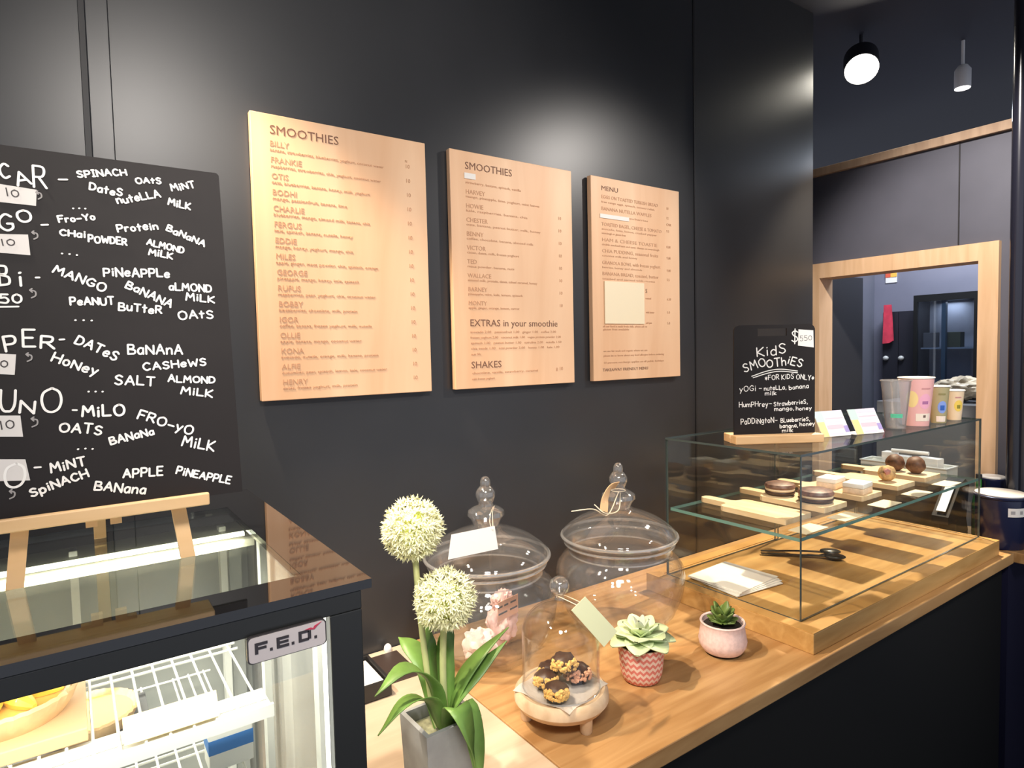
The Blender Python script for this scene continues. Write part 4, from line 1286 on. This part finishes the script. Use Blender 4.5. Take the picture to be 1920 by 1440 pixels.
def paddle(x1, label):
    bm = BM()
    w, b, hl = D(.168), D(.285), D(.425)
    c = w / 2
    pts = [(0, .002), (.002, 0), (w - .002, 0), (w, .002), (w, b - .012), (w - .008, b), (c + .024, b + .004), (c + .018, b + .016), (c + .017, hl - .010), (c + .010, hl),
           (c - .010, hl), (c - .017, hl - .010), (c - .018, b + .016), (c - .024, b + .004), (.008, b), (0, b - .012)]
    prism(bm, pts, 0, D(.020))
    return tag(link('paddle_board', bm, M_BOARD, loc=W(x1 - .168, 1.278, -.6478)), label, 'serving board', 'paddle boards on the glass shelf')


paddle(2.253, 'empty pale paddle board on the glass shelf, next to the jars')
paddle(2.516, 'paddle board holding two chocolate cream sandwich cakes')
paddle(2.804, 'paddle board holding two white iced slices')
paddle(3.114, 'paddle board holding a single nutty bliss ball')
paddle(3.384, 'paddle board holding two round brown truffles')
zt = W(0, 0, -.6478).z + D(.020) + .0002

M_CREAMF = plain('cream_filling', (0.88, 0.72, 0.50), 0.6)
M_SUGAR = plain('chocolate_dusted', (0.17, 0.085, 0.06), 0.45, var=0.6, vscale=55)
for i, (x, y, r, lab) in enumerate(((2.436, 1.52, .060, 'rear chocolate sandwich cake with cream filling on glass shelf'),
                                    (2.430, 1.36, .066, 'front chocolate sandwich cake with cream filling on glass shelf'))):
    t2 = thing('sandwich_cake', lab, 'cake', Vector((x * S, y * S, zt)), i * .7, 'chocolate sandwich cakes')
    r = D(r)
    bm = BM(); lathe(bm, [(0, 0), (r * .8, 0), (r * .98, .005), (r, .010), (r * .95, .013), (0, .013)], 40); link('lower_half', bm, M_CHOC, t2, True)
    bm = BM(); lathe(bm, [(0, .013), (r * .93, .013), (r * .98, .017), (r * .93, .021), (0, .021)], 40); link('cream', bm, M_CREAMF, t2, True)
    bm = BM(); lathe(bm, [(0, .021), (r * .98, .021), (r * 1.03, .026), (r * .95, .033), (r * .6, .038), (0, .039)], 40); link('upper_half', bm, M_SUGAR, t2, True)
M_ICE = plain('white_icing', (0.92, 0.90, 0.86), 0.5)
M_SPG = plain('pale_sponge', (0.86, 0.66, 0.48), 0.7, var=0.15, vscale=80)
for x, y, lab in ((2.732, 1.46, 'rear white iced slice on the glass shelf'), (2.712, 1.335, 'front white iced slice on the glass shelf')):
    t2 = thing('iced_slice', lab, 'cake', Vector((x * S, y * S, zt)), 0.1, 'white iced slices')
    bm = BM(); box(bm, -.037, .037, -.030, .030, 0, .017, .002); link('sponge', bm, M_SPG, t2, True)
    bm = BM(); box(bm, -.0375, .0375, -.0305, .0305, .0172, .032, .003); link('icing', bm, M_ICE, t2, True)
t2 = thing('bliss_ball', 'single nutty beige bliss ball with a pink chip on its board', 'sweet', Vector((3.027 * S, 1.36 * S, zt)))
bm = BM(); blob(bm, (0, 0, .0262), .0265, 8, .12); link('ball', bm, plain('nut_beige', (0.52, 0.34, 0.16), 0.7, var=0.4, vscale=90), t2, True)
bm = BM(); blob(bm, (-.020, -.010, .036), .010, 4, .4, (1, 1, 1), 2); link('pink_chip', bm, plain('pink_sugar', (0.50, 0.22, 0.20), 0.6), t2, True)
for x, y, lab in ((3.300, 1.445, 'round brown truffle at the rear of its paddle board'), (3.300, 1.352, 'round brown truffle towards the front of its paddle board')):
    bm = BM(); blob(bm, (0, 0, .0295), .030, int(x * y * 50), .08)
    tag(link('truffle', bm, plain('truffle_brown', (0.14, 0.065, 0.035), 0.55, var=.35, vscale=90) if 'truffle_brown' not in bpy.data.materials else bpy.data.materials['truffle_brown'],
             smooth=True, loc=Vector((x * S, y * S, zt))), lab, 'sweet', 'brown truffles')
zs_ = W(0, 0, -.6478).z + .0002
for x, lab in ((2.105, 'before the empty paddle board'), (2.360, 'before the chocolate sandwich cakes'), (2.665, 'before the white iced slices'),
               (2.955, 'before the nutty bliss ball'), (3.255, 'before the brown truffles')):
    bm = BM(); box(bm, -.050, .050, -.025, .025, 0, .0012)
    tag(link('shelf_card', bm, M_CREAM, loc=Vector((x * S, 1.205 * S, zs_)), rotz=0.0), 'cream name card flat on glass shelf ' + lab, 'card', 'name cards on the glass shelf')

t2 = thing('paper_stack', 'pile of white paper sheets on the timber base under the glass shelf', 'paper', W(2.125, 1.525, -0.9283) + Vector((0, 0, .0002)))
for i in range(4):
    bm = BM()
    box(bm, -.092, .092, -.086, .086, 0, .0022)
    o = link('sheet', bm, M_PAPER, t2); o.location = (.004 * (i % 2), .004 * i - .006, .0026 * i); o.rotation_euler = (0, 0, -.10 + .05 * i)
t2 = thing('serving_tongs', 'black spoon-ended serving tongs lying on the timber base', 'tongs', W(2.60, 1.53, -0.9283) + Vector((0, 0, .0006)), math.radians(-47))
M_TONG = plain('tongs_black', (0.03, 0.026, 0.02), 0.25)
for sgn in (1, -1):
    bm = BM()
    P = smooth_path([(-.115, .002 * sgn, .006 + .003 * sgn), (0, .012 * sgn, .008 + .003 * sgn), (.075, .020 * sgn, .008)], 6)
    a_ = []
    for i, p in enumerate(P):
        k = .0055 + .002 * i / len(P)
        a_.append([bm.verts.new(p + Vector((0, y * k, z * .0012))) for y, z in ((-1, -1), (1, -1), (1, 1), (-1, 1))])
    for p, q in zip(a_, a_[1:]):
        for i in range(4):
            bm.faces.new((p[i], p[(i + 1) % 4], q[(i + 1) % 4], q[i]))
    bm.faces.new(a_[0]); bm.faces.new(a_[-1])
    link('arm', bm, M_TONG, t2)
    bm = BM(); blob(bm, (.098, .026 * sgn, .0095), .027, 1, .02, (1.15, .78, .30)); link('spoon_end', bm, M_TONG, t2, True)

# ------------------------------------------------------------------ what stands on top of the case
ZT = W(0, 0, -.364).z + .0003
ka = math.atan2(-.530106, .847931)
t = thing('kids_chalkboard', 'small black chalkboard in a pine foot standing on the glass case', 'chalkboard', Vector((2.0089 * S, 1.4233 * S, ZT)), ka)


def on_kid(x, z, h):
    return Vector((x, 0.036 - h, z))


bm = BM()
box(bm, -.004, .238, 0, .033, 0, .0225, .002)
box(bm, -.004, .238, .0422, .085, 0, .0225, .002)
box(bm, -.004, .238, .033, .0422, 0, .012)
link('foot', bm, M_EASEL, t)
bm = BM()
ar = lambda cx, cz, r, a0: [(cx + r * math.cos(math.radians(a0 + k * 15)), cz + r * math.sin(math.radians(a0 + k * 15))) for k in range(7)]
slab_on(bm, [(.006, .0125), (.231, .0125), (.231, .288), (.006, .288)], -.005, 0, on_kid)
slab_on(bm, [(.072, .288)] + [(.072, .308), (.072, .318)] + ar(.022, .302, .016, 90) + [(.006, .288)], -.005, 0, on_kid)
slab_on(bm, [(.231, .288)] + ar(.215, .302, .016, 0) + [(.152, .318), (.152, .308), (.152, .288)], -.005, 0, on_kid)
slab_on(bm, [(.072, .308), (.152, .308), (.152, .318), (.072, .318)], -.005, 0, on_kid)
link('board', bm, M_CHALKB, t)
bm = BM()
for i, (wd_, a, b, c, d, cap) in enumerate(KIDS):
    write_word(bm, wd_, a / 1000, b / 1000, c / 1000, d / 1000, cap / 1000, .0016 if cap > 20 else .0010, on_kid, .0006, i)
for u_ in KUL:
    ribbon(bm, [(p.x, p.y) for p in smooth_path([(x / 1000, z / 1000, 0) for x, z in u_], 6)], .0012, on_kid, .0006)
link('chalk_writing', bm, M_CHALK, t)
bm = BM(); slab_on(bm, [(min(x, 229) / 1000, z / 1000) for x, z in KSTK], .0002, .0007, on_kid)
k = link('price_sticker', bm, M_PAPER, t)
bm = BM()
for i, (wd_, a, b, c, d, cap) in enumerate(KIDSD):
    write_word(bm, wd_, a / 1000, b / 1000, c / 1000, d / 1000, cap / 1000, .0006, on_kid, .0010, i)
link('sticker_price', bm, M_PEN, k)

M_PA = [plain('print_white', (0.90, 0.88, 0.90), .5), plain('print_mint', (0.62, 0.80, 0.74), .5), plain('print_yellow', (0.92, 0.76, 0.36), .5),
        plain('print_pink', (0.88, 0.62, 0.70), .5), plain('print_violet', (0.46, 0.38, 0.72), .5), plain('print_lilac', (0.80, 0.74, 0.86), .5)]
for x, y, lab in ((2.395, 1.312, 'pastel printed card stand beside the small chalkboard'), (2.560, 1.262, 'pastel printed card stand beside the clear plastic cup')):
    t = thing('card_stand', lab, 'card stand', Vector((x * S, y * S, ZT)), math.radians(-15), 'pastel card stands')
    ln = math.radians(28)
    to3 = lambda a, b, h: Vector((a, b * math.sin(ln) - h * math.cos(ln), b * math.cos(ln) + h * math.sin(ln) + .0012))
    bm = BM(); slab_on(bm, [(0, 0), (.106, 0), (.106, .078), (0, .078)], -.0015, 0, to3); link('card', bm, M_PA[0], t)
    bm = BM(); box(bm, 0, .106, .002, .058, 0, .0012); link('foot_flap', bm, M_PA[0], t)
    bm = BM()
    parts = [((0, .045, .030, .078), 1), ((0, .0, .026, .045), 2), ((.030, .066, .106, .078), 5), ((.034, .052, .100, .056), 3), ((.034, .042, .096, .044), 5), ((.030, .022, .090, .034), 3),
             ((.034, .004, .080, .010), 5), ((.090, .010, .106, .030), 4)]
    for (a, b, c, d), mi in parts:
        vv = [bm.verts.new(to3(p, q_, .0004)) for p, q_ in ((a, b), (c, b), (c, d), (a, d))]
        bm.faces.new(vv).material_index = mi
    link('print', bm, M_PA, t)


def cup(x, y, r0, r1, h, mat, label, decals, rim=True, clear=False):
    t = thing('paper_cup' if not clear else 'plastic_cup', label, 'cup', Vector((x * S, y * S, ZT)))
    rad = lambda z: r0 + (r1 - r0) * z / h
    bm = BM()
    th = .0007
    lathe(bm, [(0, .002), (r0 - .002, .002), (r0 - .001, 0), (r0, 0), (r1, h), (r1 - th, h), (rad(.004) - th, .004), (0, .004)], 48)
    link('cup_body', bm, mat, t, True)
    bm = BM()
    lathe(bm, [(r1 - .0012, h - .002), (r1 + .0022, h - .001), (r1 + .0028, h + .001), (r1 + .001, h + .0028), (r1 - .0012, h + .0015)], 48, close=True)
    k = link('rolled_rim', bm, mat if clear else M_WHITE, t, True)
    for nm_, am, zc, rw, rh, m, sh in decals:
        bm = BM()
        rings = []
        a0 = math.radians(am)
        n = 24
        if sh == 'disc':
            cen = bm.verts.new(((rad(zc) + .0006) * math.cos(a0), (rad(zc) + .0006) * math.sin(a0), zc))
            for f in (.33, .66, 1.0):
                row = []
                for k_ in range(n):
                    z = zc + rh * f * math.sin(2 * math.pi * k_ / n)
                    a = a0 + (rw * f * math.cos(2 * math.pi * k_ / n)) / rad(zc)
                    row.append(bm.verts.new(((rad(z) + .0006) * math.cos(a), (rad(z) + .0006) * math.sin(a), z)))
                rings.append(row)
            for k_ in range(n):
                bm.faces.new((cen, rings[0][k_], rings[0][(k_ + 1) % n]))
            for p, q in zip(rings, rings[1:]):
                for k_ in range(n):
                    bm.faces.new((p[k_], q[k_], q[(k_ + 1) % n], p[(k_ + 1) % n]))
        else:
            for z in (zc - rh, zc + rh):
                rings.append([bm.verts.new(((rad(z) + .001) * math.cos(a0 + (rw * f) / rad(zc)), (rad(z) + .001) * math.sin(a0 + (rw * f) / rad(zc)), z)) for f in (-1, -.5, 0, .5, 1)])
            for i in range(4):
                bm.faces.new((rings[0][i], rings[0][i + 1], rings[1][i + 1], rings[1][i]))
        link(nm_, bm, m, t)
    return t


pk = lambda n, c: bpy.data.materials.get(n) or plain(n, c, .6)
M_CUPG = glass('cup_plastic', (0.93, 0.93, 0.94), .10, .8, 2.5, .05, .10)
cup(2.885, 1.262, .027, .041, .146, M_CUPG, 'clear plastic cup standing beside the pastel cards', [('green_print', -152, .040, .016, .006, pk('mint_print', (.10, .55, .34)), 'bar')], clear=True)
cup(3.045, 1.250, .036, .049, .150, pk('cup_pink', (.84, .46, .44)), 'large pink paper cup behind the clear cup', [
    ('yellow_spot', -172, .085, .017, .026, pk('spot_yellow', (.92, .70, .30)), 'disc'), ('pink_spot', -122, .078, .018, .024, pk('spot_pink', (.86, .42, .56)), 'disc'),
    ('band', -125, .028, .022, .012, pk('band_cream', (.90, .78, .66)), 'bar'), ('print', -122, .074, .009, .005, pk('print_plum', (.42, .16, .34)), 'bar'),
    ('script', -122, .118, .014, .0022, pk('script_dusk', (.60, .28, .28)), 'bar'), ('size_print', -122, .031, .004, .004, pk('print_dark', (.16, .10, .08)), 'bar')])
cup(3.205, 1.222, .021, .030, .118, pk('cup_olive', (.42, .37, .20)), 'olive green paper cup between the pink and cream cups', [
    ('blue_spot', -135, .052, .013, .020, pk('spot_blue', (.24, .36, .78)), 'disc'), ('blue_print', -135, .050, .006, .008, pk('print_blue', (.03, .12, .48)), 'bar'),
    ('script', -140, .094, .010, .003, pk('script_olive', (.28, .25, .10)), 'bar'), ('band', -140, .014, .013, .009, pk('band_cream', (.90, .78, .66)), 'bar')])
cup(3.375, 1.222, .020, .028, .098, pk('cup_cream', (.88, .68, .46)), 'smallest cream paper cup of the row on the case top', [
    ('yellow_spot', -130, .048, .013, .019, pk('spot_gold', (.92, .66, .12)), 'disc'), ('print', -130, .045, .005, .006, pk('print_moss', (.30, .26, .03)), 'bar'),
    ('script', -135, .076, .009, .002, pk('script_dusk', (.60, .28, .28)), 'bar')])

# ------------------------------------------------------------------ things on the short bench
zc1 = -1.0


def canister(x, y, r, h, label, lab=True):
    t = thing('enamel_canister', label, 'canister', W(x, y, -1.0))
    r, h = D(r), D(h)
    bm = BM(); lathe(bm, [(0, 0), (r * .93, 0), (r * .97, .004), (r, h * .90), (r * 1.06, h * .92), (r * 1.07, h * .955), (r * 1.02, h * .965), (0, h * .965)], 48); link('body', bm, M_NAVY, t, True)
    bm = BM(); lathe(bm, [(0, h * .966), (r * 1.00, h * .966), (r * 1.01, h * .985), (r * .94, h), (0, h * 1.004)], 48); link('lid', bm, plain('canister_lid', (.88, .84, .78), .4) if 'canister_lid' not in bpy.data.materials else bpy.data.materials['canister_lid'], t, True)
    if lab:
        bm = BM()
        rr = r + .0012
        rows = []
        for z in (h * .62, h * .78):
            rows.append([bm.verts.new((rr * math.cos(math.radians(a)), rr * math.sin(math.radians(a)), z)) for a in range(-148, -104, 6)])
        for i in range(len(rows[0]) - 1):
            bm.faces.new((rows[0][i], rows[0][i + 1], rows[1][i + 1], rows[1][i]))
        k = link('name_sticker', bm, M_PAPER, t)
        bm = BM()
        rows = []
        rr += .0006
        for a0, a1 in ((-142, -132), (-120, -112)):
            rows = [[bm.verts.new((rr * math.cos(math.radians(a)), rr * math.sin(math.radians(a)), z)) for a in (a0, (a0 + a1) / 2, a1)] for z in (h * .67, h * .73)]
            for i in range(2):
                bm.faces.new((rows[0][i], rows[0][i + 1], rows[1][i + 1], rows[1][i]))
        link('sticker_print', bm, plain('grey_print', (.40, .38, .38), .7), k)


canister(3.70, 1.135, .104, .262, 'navy canister with white lid and paper sticker in front of the black post')
canister(3.905, 1.235, .054, .300, 'unlabelled navy canister with white lid behind the black post', False)

t = thing('card_terminal', 'black countertop payment printer with white receipt beyond the glass case', 'payment terminal', W(3.668, 1.340, -1.0), math.radians(90))
bm = BM()
M_TERM = plain('terminal_black', (0.012, 0.012, 0.014), .5, spec=.25)
prism(bm, [(-.02, 0), (.09, 0), (.07, .05), (.095, .17), (.06, .20), (.02, .188), (-.088, .078), (-.09, .050), (-.02, .06)], -.027, .027,
      Matrix(((0, 0, 1, 0), (-1, 0, 0, 0), (0, 1, 0, .012), (0, 0, 0, 1))))
link('housing', bm, M_TERM, t)
bm = BM(); box(bm, -.028, .028, -.088, .088, 0, .012, .003); link('base_plate', bm, M_TERM, t)
bm = BM()
leaf(bm, [(0, -.005, .190), (0, .020, .172), (0, .050, .140), (0, .082, .108)], lambda s: .015, 0, 0, Vector((0, .7, .7)))
link('receipt', bm, plain('receipt_paper', (.80, .86, .95), .6), t)

t = thing('glass_bottle', 'green glass bottle standing between the payment printer and canisters', 'bottle', W(3.772, 1.252, -1.0))
bm = BM(); lathe(bm, [(0, 0), (.019, 0), (.021, .004), (.021, .12), (.016, .15), (.009, .175), (.009, .215), (0, .216)], 28)
link('bottle_body', bm, plain('green_glass', (0.02, .16, .02), .06, spec=.9, coat=.5), t, True)
bm = BM(); lathe(bm, [(0, .2162), (.010, .2162), (.010, .232), (0, .233)], 20); link('cap', bm, M_TERM, t, True)

bm = BM(); U(bm, 3.80, 3.95, 1.395, 1.87, -1.0, -.770, .002)
tag(link('storage_crate', bm, plain('crate_dark', (.05, .047, .045), .6)), 'plain dark crate under the white basket by the doorway', 'crate')
t = thing('plastic_basket', 'white perforated plastic basket on the dark crate by the doorway', 'basket', W(3.875, 1.632, -.7698))
bm = BM()
hw, hl_, h = .050, .160, .062
M_BSK = plain('basket_white', (.80, .80, .74), .5)
box(bm, -hw, hw, -hl_, hl_, 0, .003)
for sx in (-1, 1):
    box(bm, sx * hw - .0015, sx * hw + .0015, -hl_, hl_, .003, .022)
    box(bm, sx * hw - .0015, sx * hw + .0015, -hl_, hl_, .042, h)
    k = -hl_
    while k < hl_ - .01:
        box(bm, sx * hw - .0014, sx * hw + .0014, k, k + .034, .022, .042)
        k += .046
    box(bm, -hw, hw, sx * hl_ - .0015, sx * hl_ + .0015, .003, h)
link('basket_shell', bm, M_BSK, t)
bm = BM()
for sx in (-1, 1):
    box(bm, sx * hw - .004, sx * hw + .004, -hl_ - .004, hl_ + .004, h, h + .004)
    box(bm, -hw, hw, sx * hl_ - .004, sx * hl_ + .004, h, h + .004)
link('rim', bm, M_BSK, t)
zb_ = W(0, 0, -.7698).z + .0033
for i, (y, hh, ln_, tilt, lab) in enumerate(((1.72, .100, .03, 0.0, 'tall upright white packet in the basket'), (1.655, .088, .035, 0.05, 'middle upright white packet in the basket'),
                                             (1.515, .092, .05, -.1, 'wide white carton standing in the basket'))):
    bm = BM(); box(bm, -.022, .022, -ln_ / 1.2, ln_ / 1.2, 0, hh, .002)
    tag(link('paper_packet', bm, M_PAPER, loc=Vector((3.868 * S, y * S, zb_)), rotz=tilt), lab, 'packet', 'white packets in the basket')

bm = BM(); tube(bm, [(-.010, .075, 0), (-.010, -.060, 0)], .0075, 12)
tag(link('paper_roll', bm, M_PAPER, smooth=True, loc=Vector((3.868 * S, 1.60 * S, zb_ + .1085)), rotz=.05), 'thin white paper roll lying across the packets in the basket', 'roll')

# ------------------------------------------------------------------ ceiling lamps
M_BULB = plain('lamp_face', (1.0, .93, .80), .5, emit=60)
M_BULB2 = plain('lamp_face_dim', (1.0, .95, .9), .5, emit=6)


def spotlight(face, target, r, l, mat, face_mat, label):
    t = thing('ceiling_spotlight', label, 'lamp', face)
    d = (Vector(target) - face).normalized()
    rot = d.to_track_quat('-Z', 'Y').to_matrix().to_4x4()
    bm = BM(); lathe(bm, [(r * .95, 0), (r, .004), (r, l * .8), (r * .6, l), (0, l)], 32)
    lathe(bm, [(r * .95, 0), (r * .90, .010), (0, .010)], 32)
    bmesh.ops.transform(bm, matrix=rot, verts=bm.verts); link('housing', bm, mat, t, True)
    bm = BM(); lathe(bm, [(0, .004), (r * .86, .004), (r * .86, .0095), (0, .0095)], 32)
    bmesh.ops.transform(bm, matrix=rot, verts=bm.verts); link('bulb', bm, face_mat, t)
    bm = BM()
    c = -d * (l * .8)
    tube(bm, [c, (c.x, c.y, W(0, 0, ZC).z - face.z)], .007, 10); link('stem', bm, mat, t, True)
    return t


spotlight(W(3.9, 1.911, 1.611), W(2.2, 1.0, -.4), .068, .13, plain('lamp_black', (.02, .02, .025), .4), M_BULB, 'bright round ceiling spotlight glaring above the partition')
spotlight(W(4.6, 1.645, 1.56), W(4.5, 1.62, -1), .032, .10, plain('lamp_white', (.8, .8, .82), .4), M_BULB2, 'small white ceiling spotlight beyond the partition, above the black post')

# ------------------------------------------------------------------ kitchen seen through the doorway
bm = BM(); U(bm, 4.14, 4.60, 2.235, 2.262, ZF + .02, .46); struct('dark_panel_1', bm, plain('panel_dark', (.022, .022, .026), .5))  # dark upright panel put in for the dark strip past the jamb
F = 5.55 / 5.8
t = thing('drinks_cooler', 'tall black framed glass door cooler in the kitchen beyond the doorway', 'cooler', W(5.67, 2.12, ZF))
y0, y1, zt2 = 1.80, 2.407 * F, .390 * F
bm = BM()
U(bm, 5.57, 5.79, y0, y0 + .03, ZF, zt2); U(bm, 5.57, 5.79, y1 - .03, y1, ZF, zt2)
U(bm, 5.57, 5.79, y0 + .03, y1 - .03, zt2 - .05, zt2); U(bm, 5.57, 5.79, y0 + .03, y1 - .03, ZF, ZF + .15)
wl('cabinet', bm, M_BLACK, t)
bm = BM(); U(bm, 5.775, 5.79, y0 + .03, y1 - .03, ZF + .15, zt2 - .05); wl('back_panel', bm, plain('cooler_back', (.50, .53, .62), .5, var=.2, vscale=6), t)
gy0, gy1, gz = 1.975 * F, 2.378 * F, .335 * F
bm = BM()
U(bm, 5.55, 5.568, y0, gy0, ZF + .02, zt2); U(bm, 5.55, 5.568, gy1, y1, ZF + .02, zt2)
U(bm, 5.55, 5.568, gy0, gy1, gz, zt2); U(bm, 5.55, 5.568, gy0, gy1, ZF + .02, ZF + .16)
wl('door_frame', bm, M_BLACK, t)
bm = BM(); U(bm, 5.556, 5.562, gy0, gy1, ZF + .16, gz); wl('door_glass', bm, glass('cooler_glass', (.86, .90, .95), .10, .8, 3), t)
bm = BM(); U(bm, 5.565, 5.60, 2.175 * F, 2.205 * F, ZF + .16, gz); wl('mullion', bm, plain('mullion_blue', (.05, .09, .13), .4), t)
for z in (-.055, -.42):
    bm = BM(); U(bm, 5.61, 5.77, y0 + .032, y1 - .032, z, z + .012); wl('shelf', bm, plain('cooler_shelf', (.20, .24, .30), .4) if 'cooler_shelf' not in bpy.data.materials else bpy.data.materials['cooler_shelf'], t)
bm = BM(); U(bm, 5.62, 5.70, 2.09 * F, 2.21 * F, -.0425, .075, .002)
tag(link('food_box', bm, plain('box_olive', (.05, .055, .03), .6)), 'dark olive box on the cooler shelf, in front of the mullion', 'box')
bm = BM(); U(bm, 5.62, 5.70, 2.27 * F, 2.36 * F, -.0425, .075, .002)
tag(link('food_box', bm, plain('box_grey', (.07, .07, .075), .6)), 'dark grey box on the cooler shelf, nearer the cabinet', 'box')

t = thing('kitchen_cabinet', 'dark kitchen cabinet with two pale knobs beside the drinks cooler', 'cabinet', W(5.73, 2.5, ZF))
bm = BM(); U(bm, 5.70, 5.795, 2.345, 2.60, ZF, .262); wl('carcass', bm, plain('cabinet_dark', (.020, .020, .028), .45), t)
for a, b, kn in ((2.350, 2.470, 2.445), (2.474, 2.595, 2.565)):
    bm = BM(); U(bm, 5.685, 5.699, a, b, ZF + .2, .255); d_ = wl('door', bm, bpy.data.materials['cabinet_dark'], t)
    bm = BM(); blob(bm, W(5.672, kn, -.128), .017, 1, .05, (.8, 1, .9), 2); k = link('knob', bm, plain('knob_pale', (.62, .62, .58), .3), d_, True)
bm = BM()
c = W(5.660, 2.548, 0)
P = [(-.020, .32), (.020, .32), (.026, .20), (.034, .02), (.012, .0), (-.026, -.005), (-.022, .16)]
prism(bm, [(a, D(b)) for a, b in P], 0, .012, Matrix.Translation(W(5.664, 2.545, .0)) @ Matrix.Rotation(math.radians(-90), 4, 'Z') @ Matrix.Rotation(math.radians(90), 4, 'X'))
tag(link('hanging_towel', bm, plain('towel_red', (.72, .05, .09), .7, var=.2, vscale=20)), 'red cloth hanging in front of the dark kitchen cabinet', 'towel')
t = thing('wall_notice', 'red, yellow and white notice on the kitchen wall above the cabinet', 'sign', W(5.795, 2.575, .56))
bm = BM(); U(bm, 5.792, 5.798, 2.535, 2.625, .515, .69); wl('sheet', bm, M_PAPER, t)
bm = BM(); U(bm, 5.788, 5.7915, 2.585, 2.625, .562, .69); o = wl('red_panel', bm, plain('notice_red', (.75, .12, .06), .6), t)
bm = BM(); U(bm, 5.788, 5.7915, 2.535, 2.584, .562, .69); o = wl('yellow_panel', bm, plain('notice_yellow', (.9, .5, .08), .6), t)
bm = BM(); U(bm, 4.95, 5.35, 1.45, 2.30, ZF, -.43, .003)
tag(link('kitchen_bench', bm, plain('bench_steel', (.20, .20, .20), .35)), 'low grey kitchen bench in front of the cooler', 'bench')
bm = BM()
blob(bm, W(5.16, 1.83, -.43) + Vector((0, 0, .070)), .085, 5, .3, (.9, 1.25, .72), 4, 2.4)
tag(link('bread_bag', bm, plain('bag_beige', (.62, .52, .36), .4, var=.4, vscale=14), smooth=True), 'crumpled beige bread bag on the kitchen bench by the cooler', 'bag')
